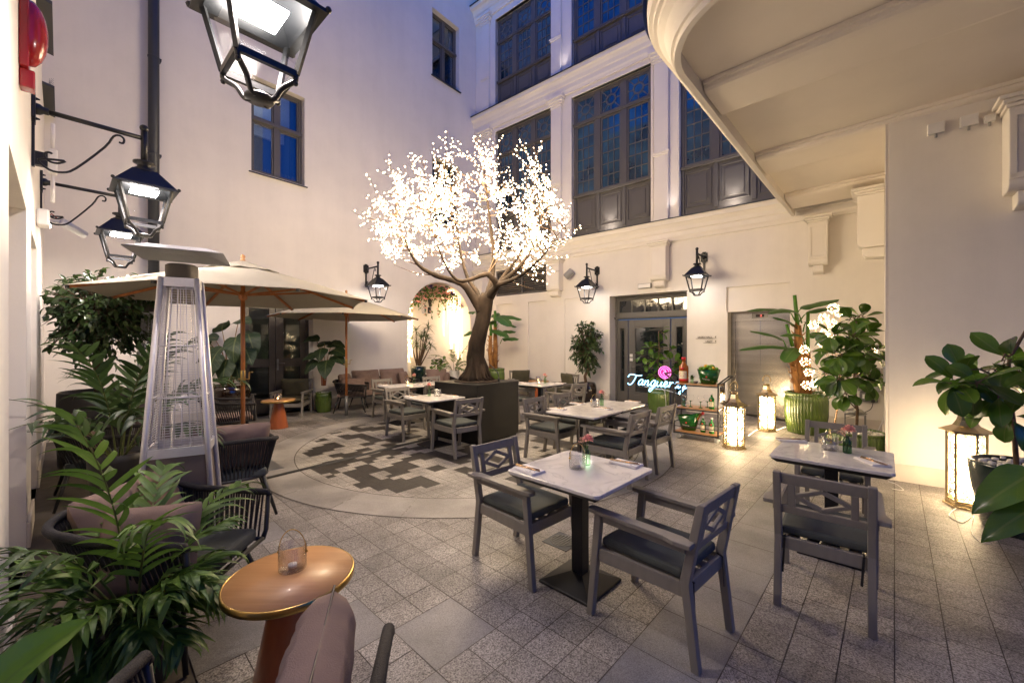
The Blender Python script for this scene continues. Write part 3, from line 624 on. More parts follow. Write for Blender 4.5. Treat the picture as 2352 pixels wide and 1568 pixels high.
# ------------------------------------------------------------------ overhanging balcony
BL = thing('balcony_overhang', 'overhanging cream balcony with coffered soffit and rounded corner above the dining tables', 'balcony'); BL['kind'] = 'thing'
def pq(p, q, z): return tuple(UP * p + UQ * q + V((0, 0, z)))
def path(off, n=40):
    r = .75 + off; c = (4.0, .71); pts = [(9.9, 1.46 + off)]
    pts += [(c[0] - r * sin(pi / 2 * i / n), c[1] + r * cos(pi / 2 * i / n)) for i in range(n + 1)]
    return pts + [(c[0] - r, -7.0)]
prof = [(0, 4.34), (0, 4.20), (.055, 4.195), (.06, 4.25), (.085, 4.252), (.09, 4.29), (.105, 4.34), (.14, 4.41), (.195, 4.45), (.20, 4.485), (.235, 4.488), (.24, 4.525), (.275, 4.53), (.285, 4.56), (.29, 4.65), (.28, 4.68), (.0, 4.70)]
e = MB(); ring = [path(o) for o, z in prof]; m = len(ring[0])
vs = [pq(*ring[i][j], prof[i][1]) for i in range(len(prof)) for j in range(m)]
e.add(vs, [(i * m + j, i * m + j + 1, (i + 1) * m + j + 1, (i + 1) * m + j) for i in range(len(prof) - 1) for j in range(m - 1)], 0, False)
o = e.build('edge_moulding', 'trim', BL)
gt = MB(); ga, gb = path(.33), path(.29); vs = []
for z in (4.66, 4.72): vs += [pq(*p, z) for p in ga]
vs += [pq(*p, 4.74) for p in gb]
gt.add(vs, [(i * m + j, i * m + j + 1, (i + 1) * m + j + 1, (i + 1) * m + j) for i in (0, 1) for j in range(m - 1)], 0, True); gt.build('gutter', 'zinc', BL)
sf = MB(); pp = path(0.)
sf.add([pq(p, q, 4.34) for p, q in pp] + [pq(9.9, -7, 4.34)], [tuple(range(m + 1))], 0); sf.add([pq(p, q, 4.71) for p, q in pp] + [pq(9.9, -7, 4.71)], [tuple(range(m + 1))], 0)
sf.build('soffit', 'soffit', BL)
for a, b in ((4.42, 5.11), (6.60, 7.37), (8.74, 9.6)):
    k = MB(); q1 = 1.445; q0 = -7
    pr = [(a, 4.339), (a, 4.30), (a + .03, 4.297), (a + .035, 4.27), (a + .06, 4.25), (a + .12, 4.24), (b - .09, 4.24), (b - .03, 4.258), (b, 4.339)]
    mm = len(pr); vs = [pq(p, q, z) for q in (q0, q1) for p, z in pr]
    k.add(vs, [(i, i + 1, mm + i + 1, mm + i) for i in range(mm - 1)] + [tuple(range(mm, 2 * mm))], 0); k.build('soffit_beam', 'soffit', BL)
# ------------------------------------------------------------------ lamp wall on the left
WD = thing('lamp_wall', 'pinkish cream wall with deep doorways carrying the row of bright lanterns', 'wall', Mx=MD); WD['kind'] = 'thing'
w = MB(); wall(w, None, -8.2, .1, 0, 13, [(-6.71, -5.1, 0, 2.68, .48), (-4.36, -3.1, 0, 2.68, .48), (-3.3, -2.2, 5.42, 7.5, .2), (-1.1, -.0, 5.42, 7.5, .2)], .6); w.build('wall_face', 'plaster', WD)
for a in (-3.3, -1.1):
    s = MB(); s.prism([(-.12, 5.385), (.1, 5.425), (.1, 5.40), (-.12, 5.35)], a - .05, a + 1.15, 'x'); o = s.build('sill', 'zinc', WD); k = MB(); spikes(k, a, a + 1.1, -.06, 5.40, 50, .12); k.build('bird_spikes', 'greymetal', o)
for a, b in ((-8.2, -6.71), (-5.1, -4.36), (-3.1, 0)): MB().bx(a, b, -.022, -.002, 0, .2).build('skirting', 'plinth', WD, .004)
# drainpipe
dp = thing('drainpipe', 'dark grey round drainpipe running up the plain wall behind the lanterns', 'drainpipe', Mx=MA)
MB().cyl((1.594, -.12, 0), (1.594, -.12, 15.5), .082, None, 20).build('pipe', 'zinc', dp)
for z in (3.9, 5.15, 6.95, 8.9):
    k = MB(); k.lathe([(.086, -.012), (.09, -.012), (.09, .012), (.086, .012)], 20, c=(1.594, -.12, z)); k.bx(1.67, 1.705, -.135, -.003, z - .02, z + .02); k.build('bracket', 'zinc', dp)

RW = thing('sky_block_wall', 'unseen plain rendered wall added behind the viewer to block the sky', 'wall', Mx=frame(V((-.77, .64, 0)), V((-.64, -.77, 0)), V((-1.3, -1.55, 0)))); RW['kind'] = 'thing'  # unseen wall, added to keep sky light from behind off the courtyard
w = MB(); wall(w, None, -13, 2.2, 0, 16, []); w.build('wall_face', 'plaster', RW)
# ================================================================== FURNITURE
U = V((.70, -.714, 0)).normalized(); W_ = V((.70, .714, 0)).normalized()
def backx(z): return -.262 - (z - .44) * .20
def chair(name, label, loc, rz, group, lounge=False):
    t = thing(name, label, 'chair' if not lounge else 'armchair', loc, rz, group)
    w = .245 if not lounge else .315; wr = .222 if not lounge else .30; hz = .62 if not lounge else .53; sz = .415 if not lounge else .30; ht = .84 if not lounge else .80; d = 0 if not lounge else .06
    for s in (1, -1):
        k = MB(); k.prism([(.325 + d, 0), (.285 + d, 0), (.222 + d, hz), (.268 + d, hz)], s * w - .02, s * w + .02, 'y'); k.build('leg', 'greywood', t, .005)
    for s in (1, -1):
        k = MB(); k.prism([(-.335 - d, 0), (-.293 - d, 0), (-.238 - d, sz + .02), (backx(ht) + .022 - d, ht - .012), (backx(ht) + .008 - d, ht), (backx(ht) - .02 - d, ht - .006), (-.286 - d, sz + .01)], s * wr - .0205, s * wr + .0205, 'y'); k.build('rear_leg', 'greywood', t, .005)
        for zz, xx in ((.79, backx(.79)), (sz - .03, -.268), (hz - .02, backx(hz) - .005)):
            pass
    k = MB(); z = sz - .035; x0, x1 = -.262 - d, .262 + d
    k.bar((x1 - .005, -w, z), (x1 - .005, w, z), .026, .075); k.bar((x0, -wr, z), (x0, wr, z), .026, .075)
    for s in (1, -1): k.bar((x0, s * (wr - .004), z), (x1 - .02, s * (w - .004), z), .024, .074)
    for i in range(4): y = -.15 + i * .1; k.bar((x0, y, z + .02), (x1 - .02, y, z + .02), .06, .016)
    k.build('seat_frame', 'greywood', t, .003)
    for s in (1, -1):
        k = MB(); yo = s * (w + .003)
        pl = [(-.315 - d, yo - s * .006), (-.315 - d, yo + s * .052), (-.23 - d, yo + s * .056), (-.17 - d, yo + s * .035), (.25 + d, yo + s * .035), (.298 + d, yo + s * .028), (.312 + d, yo + s * .012), (.312 + d, yo - s * .024), (.30 + d, yo - s * .032), (-.24 - d, yo - s * .032)]
        if s < 0: pl = pl[::-1]
        k.prism(pl, hz + .001, hz + .026, 'z'); k.bar((-.27 - d, yo - s * .006, hz - .022), (.22 + d, yo - s * .006, hz - .022), .022, .044); k.build('armrest', 'greywood', t, .004)
    k = MB()
    def bk(y, z): return V((backx(z) - d, y, z))
    if not lounge:
        k.bar(bk(-wr + .02, .797), bk(wr - .02, .797), .022, .066, up=(.2, 0, -1)); k.bar(bk(-wr + .02, .60), bk(wr - .02, .60), .022, .046, up=(.2, 0, -1))
        for s in (1, -1): k.bar(bk(s * .148, .622), bk(s * .148, .765), .036, .02, up=(1, 0, .2))
        T_ = bk(0, .752); B_ = bk(0, .634)
        for s in (1, -1): k.bar(bk(s * .131, .693), T_, .026, .0195, up=(1, 0, .2)); k.bar(bk(s * .131, .693), B_, .026, .0196, up=(1, 0, .2))
    else:
        k.bar(bk(-wr + .02, ht - .04), bk(wr - .02, ht - .04), .022, .06, up=(.2, 0, -1)); k.bar(bk(-wr + .02, .44), bk(wr - .02, .44), .022, .05, up=(.2, 0, -1))
        for i in range(5): y = -.2 + i * .1; k.bar(bk(y, .46), bk(y, ht - .07), .04, .016, up=(1, 0, .2))
    k.build('backrest', 'greywood', t, .004)
    k = MB()
    if not lounge: k.box((.005, 0, sz + .033), (.49, .442, .055)); k.build('seat_cushion', 'seat', t, .022, 3)
    else:
        k.pillow(.62, .60, .11, T=T3((.02, 0, sz + .07))); k.build('seat_cushion', 'olive', t)
        k = MB(); k.pillow(.44, .60, .12, T=T3((-.235, 0, .60), 0, 0, rad(-78))); k.build('back_cushion', 'olive', t)
    for s in (1, -1):
        k = MB(); x, y, z = -.285 - d, s * (wr - .035), sz + .0
        k.bar((x, y, z), (x - .012, y + .01, z - .16 - .05 * (s > 0)), .002, .012, up=(0, 1, 0)); k.bar((x + .03, y, z + .01), (x - .005, y, z), .01, .004)
        k.tube([(backx(hz) - d + .02, s * (wr), sz + .012), (-.27 - d, s * (wr + .002), sz + .02), (-.25 - d, s * (wr - .01), sz + .02)], .004, 5)
        k.build('cushion_tie', 'black', t)
    return t
def rzf(v): return atan2(v[1], v[0])
au = rzf(U)
CH = [  # centre x,y, facing angle, label
 ((.097, 3.058), au, 'grey wooden armchair on the tree side of the nearest marble table, seat under the tabletop'),
 ((.862, 2.389), au + pi + rad(-2), 'grey wooden armchair turned side-on at the near right corner of the nearest marble table'),
 ((2.025, 2.632), rzf((.646, .763)), 'grey wooden armchair seen from behind at the marble table by the tall brass lantern'),
 ((2.995, 3.80), rzf((-.66, -.75)), 'grey wooden armchair behind the marble table with fairy-light reflections, facing the camera'),
 ((.57, 5.75), au + rad(3), 'grey wooden armchair at the long marble table, nearest the black planter corner'),
 ((1.035, 6.22), au + rad(2), 'grey wooden armchair at the far left of the long marble table before the ficus'),
 ((1.232, 4.90), au + pi + rad(2), 'grey wooden armchair with back to camera at the near side of the long marble table'),
 ((1.74, 5.42), au + pi, 'grey wooden armchair between the long marble table and the drinks trolley'),
 ((-1.83, 7.10), au + rad(1), 'grey wooden armchair facing right at the square table on the dark chequered paving'),
 ((-.83, 6.10), au + pi + rad(-4), 'grey wooden armchair with back to camera right in front of the black tree planter'),
 ((-2.68, 8.87), au, 'grey wooden armchair in front of the taupe sofa at the far long table'),
 ((-1.71, 9.55), au, 'grey wooden armchair whose top rail shows behind the candle of the far long table'),
 ((-1.70, 8.05), au + pi, 'grey wooden armchair half hidden between the two tables left of the planter'),
 ((.11, 8.72), au, 'grey wooden armchair just right of the planter, at the far small table'),
 ((1.09, 8.24), au + pi, 'grey wooden armchair at the far small table near the brown ficus pot'),
]
c0 = None
for (x, y), a, lb in CH:
    if c0 is None: c0 = chair('dining_chair', lb, (x, y, 0), a, 'grey dining armchairs')
    else: dup(c0, (x, y, 0), a, lb, 'grey dining armchairs')
LC = [((-4.98, 9.22), rzf((.18, -.98)), 'grey wooden lounge chair with olive cushions in front of the dark double door'),
      ((-5.70, 8.25), rzf((.9, .3)), 'grey wooden lounge chair with olive seat, mostly hidden behind the rope chair and heater'),
      ((.35, 12.3), rzf((.35, -.94)), 'grey lounge chair with olive back cushion against the panelled wall beside the banana pot'),
      ((1.30, 11.0), rzf((-.9, -.40)), 'grey lounge chair with olive cushion facing left below the ficus tree')]
l0 = None
for (x, y), a, lb in LC:
    if l0 is None: l0 = chair('lounge_chair', lb, (x, y, 0), a, 'lounge chairs with olive cushions', True)
    else: dup(l0, (x, y, 0), a, lb, 'lounge chairs with olive cushions')
# ---- marble tables
TT = .765
def table(name, label, c, a, n=1, s=.72, group='marble tables'):
    t = thing(name, label, 'table', (c[0], c[1], 0), a, group)
    for i in range(n):
        x = (i - (n - 1) / 2) * s
        k = MB(); r = .035; h = s / 2 - .0015; pl = []
        for sx, sy, a0 in ((1, 1, 0), (-1, 1, 90), (-1, -1, 180), (1, -1, 270)):
            for q in range(6): an = rad(a0 + 18 * q); pl.append((x + sx * (h - r) + r * cos(an), sy * (h - r) + r * sin(an)))
        k.prism(pl, TT - .024, TT, 'z'); k.build('tabletop', 'marble', t, .006, 3)
        k = MB(); hb = h - .045; k.add([(x + sx * q, sy * q, z) for q, z in ((h - .012, TT - .0245), (hb, TT - .055)) for sx, sy in ((-1, -1), (1, -1), (1, 1), (-1, 1))], [(3, 2, 1, 0), (4, 5, 6, 7), (0, 1, 5, 4), (1, 2, 6, 5), (2, 3, 7, 6), (3, 0, 4, 7)]); k.build('underframe', 'black', t)
        k = MB(); k.box((x, 0, (TT - .055 + .06) / 2), (.085, .085, TT - .055 - .06)); k.build('column', 'black', t, .004)
        k = MB(); b = .20; k.add([(x + sx * q, sy * q, z) for q, z in ((b, 0), (b, .018), (.05, .075)) for sx, sy in ((-1, -1), (1, -1), (1, 1), (-1, 1))], [(3, 2, 1, 0), (0, 1, 5, 4), (1, 2, 6, 5), (2, 3, 7, 6), (3, 0, 4, 7), (4, 5, 9, 8), (5, 6, 10, 9), (6, 7, 11, 10), (7, 4, 8, 11), (8, 9, 10, 11)]); k.build('base', 'black', t, .004)
    return t
aw = rzf(W_)
TB = [((.465, 2.775), aw + rad(.8), 1, 'square white marble table nearest the camera, set for two with a pink carnation'),
      ((1.161, 5.466), rad(48.6), 2, 'long white marble table of two pushed together in front of the drinks trolley'),
      ((2.49, 3.17), rad(47.5), 1, 'square marble table on the right reflecting fairy lights, beside the tall brass lantern'),
      ((-1.245, 6.526), aw, 1, 'square marble table on the dark chequered paving left of the black planter'),
      ((-2.0, 8.56), aw, 2, 'far long marble table in front of the taupe sofa'),
      ((.61, 8.70), aw, 1, 'far square marble table right of the black planter near the panelled wall')]
for c, a, n_, lb in TB: table('marble_table', lb, c, a, n_)
# ---- rope chairs
def rope_path(w, xb, xf, za, zb, n=14):
    r = .17; pts = [(xf, w, za), (xb + r + .12, w, za + (zb - za) * .35)]
    for i in range(n + 1): a = pi / 2 * i / n; pts.append((xb + r - r * sin(a), w - r + r * cos(a), zb - (zb - za) * .35 * (1 - i / n)))
    return pts + [(p[0], -p[1], p[2]) for p in pts[::-1]]
def resample(pts, step):
    out = []; pts = [V(p) for p in pts]; acc = 0
    for a, b in zip(pts, pts[1:]):
        L = (b - a).length; d = acc
        while d < L: out.append(a.lerp(b, d / L)); d += step
        acc = d - L
    return out
def rope_chair(name, label, loc, rz, w=.37, wide=False, group='charcoal rope armchairs', cat='armchair'):
    t = thing(name, label, cat, loc, rz, group); xb, xf, za, zb = -.37, .36, .635, .735; zs = .36
    rim = rope_path(w, xb, xf, za, zb); base = rope_path(w - .07, xb + .10, xf, zs, zs)
    k = MB(); k.tube([(xf + .005, w, za - .02)] + rim + [(xf + .005, -w, za - .02)], .021, 10); k.build('rim', 'rope', t)
    k = MB(); k.tube(base, .014, 8)
    for s in (1, -1): k.tube([(xf, s * w, za), (xf, s * (w - .03), zs + .04), (xf, s * (w - .07), zs - .005)], .015, 8)
    k.tube([(xf, w - .07, zs), (xf, -w + .07, zs)], .014, 8)
    k.build('frame', 'wframe', t)
    # rope strands
    def ln(p): return sum((V(b) - V(a)).length for a, b in zip(p, p[1:]))
    nst = int(ln(rim) / .017); ra, rb = resample(rim, ln(rim) / nst * .9999), resample(base, ln(base) / nst * .9999)
    k = MB()
    for i in range(2, min(len(ra), len(rb)) - 2):
        p, q = ra[i], rb[min(len(rb) - 1, i + (i % 2) * 1)]; k.tube([p, p.lerp(q, .5) + V((0, 0, 0)), q], .0062, 4, cap=False)
    k.build('rope_weave', 'rope', t)
    for sx in (1, -1):
        for sy in (1, -1):
            k = MB(); k.tube([(sx * .25, sy * (w - .12), zs), (sx * .35, sy * (w - .02), .0)], [.022, .012], 10); k.build('leg', 'wframe', t)
    return t
def cush(t, name, w, h, th, T, m='taupe', seed=0, piping=False):
    k = MB(); k.pillow(w, h, th, T=T, seed=seed, wr=.018, n=18); o = k.build(name, m, t)
    if piping:
        e = MB(); n = 40; pts = []
        for i in range(n + 1): x = -1 + 2 * i / n; pin = 1 - .07 * (1 - abs(x) ** 2); pts.append(T @ V((x * w / 2 * .97, h / 2 * pin * 1.004, 0)))
        e.tube(pts, .004, 5); e.build('zip', 'zip', o)
    return o
X['zip'] = mat('zip_tape', (.06, .04, .035), .5)
def seatc(t, w, m='seat', z=.40, dx=.0): k = MB(); k.box((.03 + dx, 0, z), (.62, 2 * w - .17, .085)); return k.build('seat_cushion', m, t, .03, 3)
r1 = rope_chair('rope_armchair', 'charcoal rope armchair with taupe cushion seen from behind, just right of the tall heater', (-2.73, 3.93, 0), rzf((-.62, .785))); seatc(r1, .37); cush(r1, 'back_cushion', .64, .46, .17, T3((-.20, 0, .66), pi / 2, rad(72)), seed=1)
r2 = rope_chair('rope_armchair', 'charcoal rope armchair with grey seat and taupe cushions beside the nearest orange table', (-1.96, 2.32, 0), rzf((.995, .05)))
seatc(r2, .37); cush(r2, 'back_cushion', .62, .44, .18, T3((-.20, .03, .62), pi / 2, rad(68)), seed=2); cush(r2, 'pillow', .44, .44, .16, T3((.08, -.22, .56), rad(14), rad(78)), seed=3)
r3 = rope_chair('rope_armchair', 'charcoal rope armchair with zipped taupe pillow, cut off by the bottom edge', (-.73, .99, 0), rzf((-.17, .985)))
seatc(r3, .37, 'taupe'); cush(r3, 'back_cushion', .60, .44, .17, T3((-.18, .0, .60), pi / 2, rad(66)), seed=4); cush(r3, 'pillow', .45, .44, .18, T3((.05, -.20, .635), rad(6), rad(100)), seed=5, piping=True)
r4 = rope_chair('rope_armchair', 'charcoal rope armchair with two taupe pillows behind the smaller parasol pole', (-3.88, 9.83, 0), rzf((.97, .26)))
seatc(r4, .37, 'taupe'); cush(r4, 'pillow', .46, .44, .18, T3((-.14, .12, .68), rad(70), rad(74)), 'taupe', 6); cush(r4, 'pillow', .56, .30, .16, T3((.05, -.22, .66), 0, rad(60)), 'taupe', 7)
r5 = rope_chair('rope_armchair', 'dark rope armchair with taupe pillow hidden behind palm fronds against the lamp wall', (-4.40, 4.38, 0), rzf((.67, .742)))
seatc(r5, .37); cush(r5, 'pillow', .56, .46, .18, T3((-.14, .05, .66), pi / 2, rad(66)), seed=8)
r6 = rope_chair('rope_armchair', 'charcoal rope armchair with taupe seat glimpsed between the heater and the orange parasol pole', (-4.72, 6.75, 0), rzf((.80, .6)))
seatc(r6, .37, 'taupe')
r7 = rope_chair('rope_armchair', 'charcoal rope armchair with large taupe cushions in front of the arched niche', (-2.02, 11.35, 0), rzf((.55, -.83)))
seatc(r7, .37, 'taupe'); cush(r7, 'back_cushion', .64, .48, .18, T3((-.18, 0, .68), pi / 2, rad(72)), seed=9); cush(r7, 'pillow', .40, .40, .15, T3((.02, .2, .62), rad(-25), rad(80)), seed=10)
# sofa
sf_ = thing('sofa', 'charcoal rope sofa with plump taupe cushions against the plain wall', 'sofa', (-3.38, 10.78, 0), rzf((.7707, -.6372)))
sw = .86; rim = rope_path(sw, -.40, .36, .62, .72); base = rope_path(sw - .07, -.30, .36, .34, .34)
MB().tube(rim, .02, 8).build('rim', 'rope', sf_)
k = MB(); k.tube(base, .014, 8); k.tube([(.36, sw - .07, .34), (.36, -sw + .07, .34)], .014, 8)
for s in (1, -1): k.tube([(.36, s * sw, .62), (.36, s * (sw - .07), .34)], .015, 8)
k.build('frame', 'wframe', sf_)
def ln(p): return sum((V(b) - V(a)).length for a, b in zip(p, p[1:]))
ns = int(ln(rim) / .022); ra, rb = resample(rim, ln(rim) / ns), resample(base, ln(base) / ns); k = MB()
for i in range(min(len(ra), len(rb))): k.tube([ra[i], rb[i]], .007, 4, cap=False)
k.build('rope_weave', 'rope', sf_)
for sx in (.27, -.27):
    for sy in (1, -1): MB().tube([(sx, sy * (sw - .16), .34), (sx * 1.25, sy * (sw - .06), 0)], [.02, .012], 8).build('leg', 'wframe', sf_)
k = MB(); k.box((.03, 0, .40), (.66, 2 * sw - .17, .13)); k.build('seat_cushion', 'taupe', sf_, .04, 3)
for y in (.40, -.40): cush(sf_, 'back_cushion', .80, .52, .2, T3((-.20, y, .69), pi / 2, rad(74)), seed=11 + y)
cush(sf_, 'pillow', .44, .44, .15, T3((.0, -.58, .64), rad(80), rad(72)), seed=13); cush(sf_, 'pillow', .44, .44, .15, T3((.0, .62, .64), rad(118), rad(74)), seed=14)
# ---- orange side tables
def side_table(label, loc, s=1., zt=.52, R_=.29):
    t = thing('side_table', label, 'side table', (*loc, 0), 0, 'orange cone side tables')
    k = MB(); k.lathe([(.165 * s, 0), (.168 * s, .012), (.075 * s, zt - .035), (.075 * s, zt - .03)], 40); k.build('base', 'orangewood', t)
    k = MB(); k.lathe([(R_ - .004, zt - .034), (R_, zt - .030), (R_, zt - .004), (R_ - .004, zt - .0005), (R_ - .008, zt - .0005), (R_ - .008, zt - .034)], 56); k.build('brass_edge', 'brass', t)
    k = MB(); k.lathe([(R_ - .0085, zt - .03), (R_ - .0085, zt - .001), (0, zt - .001)], 56); k.build('tabletop', 'topwood', t); return t
side_table('round orange cone table nearest the camera holding a ribbed glass', (-1.055, 1.945), zt=.52, R_=.282)
side_table('round orange cone table with a lit candle in front of the dark double door', (-4.50, 7.85), zt=.54, R_=.30)
side_table('round orange table half hidden behind the far square marble table', (.78, 11.9), zt=.54, R_=.30)
# ---- parasols
def parasol(label, c, ph, z0=2.20, za=2.66, Rr=1.56):
    t = thing('parasol', label, 'parasol', (*c, 0), ph, 'beige parasols')
    k = MB(); n = 8; vs = [(0, 0, za)]; m = 5
    for j in range(1, m + 1):
        f = j / m; 
        for i in range(n * 4):
            a = 2 * pi * i / (n * 4); sec = (i % 4) / 4; cr = 1 / (cos(pi / 8)) ; ap = cos(pi / 8) / cos((sec - .5) * pi / 4)
            sag = .03 * sin(pi * sec) * f; z = za - (za - z0) * (f ** 1.06) - sag * .6 + (.02 * sin(pi * sec) if j == m else 0)
            rr = Rr * f * ap - (.035 * sin(pi * sec) if j == m else 0)
            vs.append((rr * cos(a), rr * sin(a), z))
    N = n * 4; fs = [(0, 1 + i, 1 + (i + 1) % N) for i in range(N)]
    for j in range(m - 1):
        for i in range(N): fs.append((1 + j * N + i, 1 + (j + 1) * N + i, 1 + (j + 1) * N + (i + 1) % N, 1 + j * N + (i + 1) % N))
    o = len(vs); top = [(x, y, z + .006) for x, y, z in vs]
    k.add(vs, [f[::-1] for f in fs], 0, True); k.add(top, fs, 0, True); k.build('canopy', 'canvas', t)
    v = MB(); vv = [(0, 0, za + .045)] + [(.42 * cos(2 * pi * i / 32) * (1 if i % 4 else 1.05), .42 * sin(2 * pi * i / 32) * (1 if i % 4 else 1.05), za - .105 + .012 * (i % 4 == 2)) for i in range(32)]
    v.add(vv, [(0, 1 + i, 1 + (i + 1) % 32) for i in range(32)], 0, True); v.build('vent', 'canvas', t)
    for i in range(n):
        a = 2 * pi * i / n; e = V((cos(a), sin(a), 0)); r = MB()
        r.bar(e * .07 + V((0, 0, za - .06)), e * (Rr - .03) + V((0, 0, z0 + .0)) - V((0, 0, .012)), .022, .03); mid = e * (Rr * .55) + V((0, 0, za - (za - z0) * .55 - .045))
        r.bar(e * .06 + V((0, 0, za - .40)), mid, .018, .024); r.build('rib', 'teak', t)
        q = MB(); q.box(tuple(e * (Rr - .03) + V((0, 0, z0 - .012))), (.03, .03, .03)); q.build('rib_cap', 'black', t)
    k = MB(); k.tube([(0, 0, .42), (0, 0, za + .02)], .025, 14); k.build('pole', 'teak', t)
    k = MB(); k.lathe([(.036, za - .47), (.05, za - .45), (.05, za - .38), (.036, za - .36)], 12); k.lathe([(.04, za - .08), (.055, za - .06), (.05, za - .02)], 12); k.build('hub', 'teak', t)
    k = MB(); k.lathe([(.028, za + .03), (.03, za + .05), (.018, za + .06), (.028, za + .085), (.026, za + .105), (.0, za + .125)], 14); k.build('finial', 'topwood', t)
    k = MB(); k.lathe([(.027, 1.08), (.029, 1.085), (.029, 1.27), (.027, 1.275)], 14); k.tube([(.03, 0, 1.16), (.075, 0, 1.16), (.08, .0, 1.25), (.12, 0, 1.25)], .008, 8); k.tube([(-.03, 0, 1.16), (-.06, 0, 1.16)], .012, 8); k.build('crank', 'brass', t)
    k = MB(); k.cyl((0, 0, .012), (0, 0, .45), .034, None, 16); k.build('sleeve', 'greymetal', t)
    k = MB(); k.box((0, 0, .006), (.74, .74, .012), T=M.Rotation(rad(45) - ph + rad(2), 4, 'Z')); k.build('base_plate', 'plate', t, .002)
    return t
parasol('large beige parasol with orange wooden pole above the lounge corner', (-3.49, 5.28), rad(7), 2.20, 2.655, 1.57)
parasol('smaller-looking beige parasol with orange pole standing beside the far sofa', (-3.72, 9.14), rad(20), 2.20, 2.70, 1.60)
# ---- pyramid heaters
def heater(label, loc, rz):
    t = thing('patio_heater', label, 'patio heater', (*loc, 0), rz, 'pyramid patio heaters')
    def hw(z): return .222 - (.222 - .093) * z / 2.06
    zb, zt = .88, 2.05
    for sx in (1, -1):
        for sy in (1, -1):
            k = MB(); k.tube([(sx * hw(.0), sy * hw(.0), 0), (sx * hw(2.06), sy * hw(2.06), 2.06)], .017, 10); k.build('post', 'alu', t)
    k = MB()
    for a in range(4):
        T = M.Rotation(a * pi / 2, 4, 'Z'); b0, b1 = hw(.06) - .012, hw(zb) - .012
        k.add([(-b0, -b0, .06), (b0, -b0, .06), (b1, -b1, zb), (-b1, -b1, zb)], [(0, 1, 2, 3)], 0, False, T)
    b1 = hw(zb) - .012; k.add([(-b1, -b1, zb), (b1, -b1, zb), (b1, b1, zb), (-b1, b1, zb)], [(0, 1, 2, 3)]); k.build('lower_panel', 'panelm', t)
    for z_ in (0, 1):
        k = MB()
        for a in range(4):
            T = M.Rotation(a * pi / 2, 4, 'Z'); bt = hw(2.04)
            if z_: k.bar((-bt, -bt, 2.03), (bt, -bt, 2.03), .012, .06, T=T)
            else: k.bar((-b1, -b1 - .006, zb + .03), (b1, -b1 - .006, zb + .03), .012, .06, T=T)
        k.build('trim_band', 'alu', t)
    for a in range(4):
        T = M.Rotation(a * pi / 2, 4, 'Z'); k = MB(); n = 62
        def P(u, z): h = hw(z) - .004; return (u * (h - .022), -h, z)
        for i in range(n + 1):
            z = zb + .07 + (zt - zb - .10) * i / n; k.tube([P(-1, z), P(1, z)], .0016, 4, cap=False, T=T)
        for u in (-1, -.5, .5, 1): k.tube([P(u, zb + .06), P(u, zt - .03)], .0028, 5, T=T)
        k.tube([P(-.16, zb + .07), P(-.16, zb + .3), P(-.08, zb + .34), P(.08, zb + .34), P(.16, zb + .3), P(.16, zb + .07)], .0026, 5, T=T)
        k.tube([P(-.2, zb + .4), P(-.12, 1.6), P(-.1, zt - .03)], .0022, 5, T=T); k.tube([P(.2, zb + .4), P(.12, 1.6), P(.1, zt - .03)], .0022, 5, T=T)
        for f in (.33, .62): z = zb + (zt - zb) * f; k.tube([P(-1, z), P(1, z)], .0045, 5, T=T)
        k.build('grille', 'wire', t)
    k = MB(); k.lathe([(.062, zb + .02), (.062, 2.02)], 24); k.build('glass_tube', 'glass', t)
    k = MB(); k.lathe([(.10, zb + .002), (.10, zb + .02), (.06, zb + .03)], 20); k.build('burner', 'black', t)
    k = MB(); k.lathe([(.085, 2.06), (.09, 2.07), (.09, 2.15), (.075, 2.16)], 28); k.build('burner_mesh', 'meshm', t)
    k = MB(); a_, b_ = .15, .255
    vs = [(-a_, -a_, 2.262), (a_, -a_, 2.262), (a_, a_, 2.262), (-a_, a_, 2.262)]; fs = [(0, 1, 2, 3)]
    for i in range(4):
        T = M.Rotation(i * pi / 2, 4, 'Z'); o_ = len(vs); vs += [tuple(T @ V(q)) for q in ((-a_, -a_, 2.262), (a_, -a_, 2.262), (a_ + .09, -b_, 2.222), (-a_ - .09, -b_, 2.222), (a_, -a_, 2.262), (b_, -a_ - .09, 2.222), (a_ + .09, -b_, 2.222))]
        fs += [(o_, o_ + 3, o_ + 2, o_ + 1), (o_ + 4, o_ + 6, o_ + 5)]
    k.add(vs, fs); k.add([(x, y, z - .005) for x, y, z in vs], [f[::-1] for f in fs]); k.build('reflector', 'alu', t)
    return t
def _old():
    k = MB(); vs = [(0, 0, 2.285)]; N = 8
    for r, z in ((.19, 2.27), (.315, 2.20)):
        for i in range(N): a = 2 * pi * (i + .5) / N; sc = 1 / max(abs(cos(a)), abs(sin(a))); rr = r * (sc if i % 1 == 0 else 1) ; vs.append((rr * cos(a), rr * sin(a), z))
    fs = [(0, 1 + i, 1 + (i + 1) % N) for i in range(N)] + [(1 + i, 1 + N + i, 1 + N + (i + 1) % N, 1 + (i + 1) % N) for i in range(N)]
    k.add(vs, fs); k.add([(x, y, z - .004) for x, y, z in vs], [f[::-1] for f in fs]); k.build('reflector', 'alu', t)
    return t
X['panelm'] = mat('taupe_steel_panel', (.17, .135, .115), .45, .4); X['meshm'] = mat('perforated_burner', (.16, .14, .12), .5, .8, bump=1, bs=400)
heater('tall pyramid heater with wire grille in front of the large parasol', (-2.27, 2.80), rad(30))
heater('second pyramid heater mostly hidden behind the ficus and the front heater', (-5.05, 5.72), rad(40))
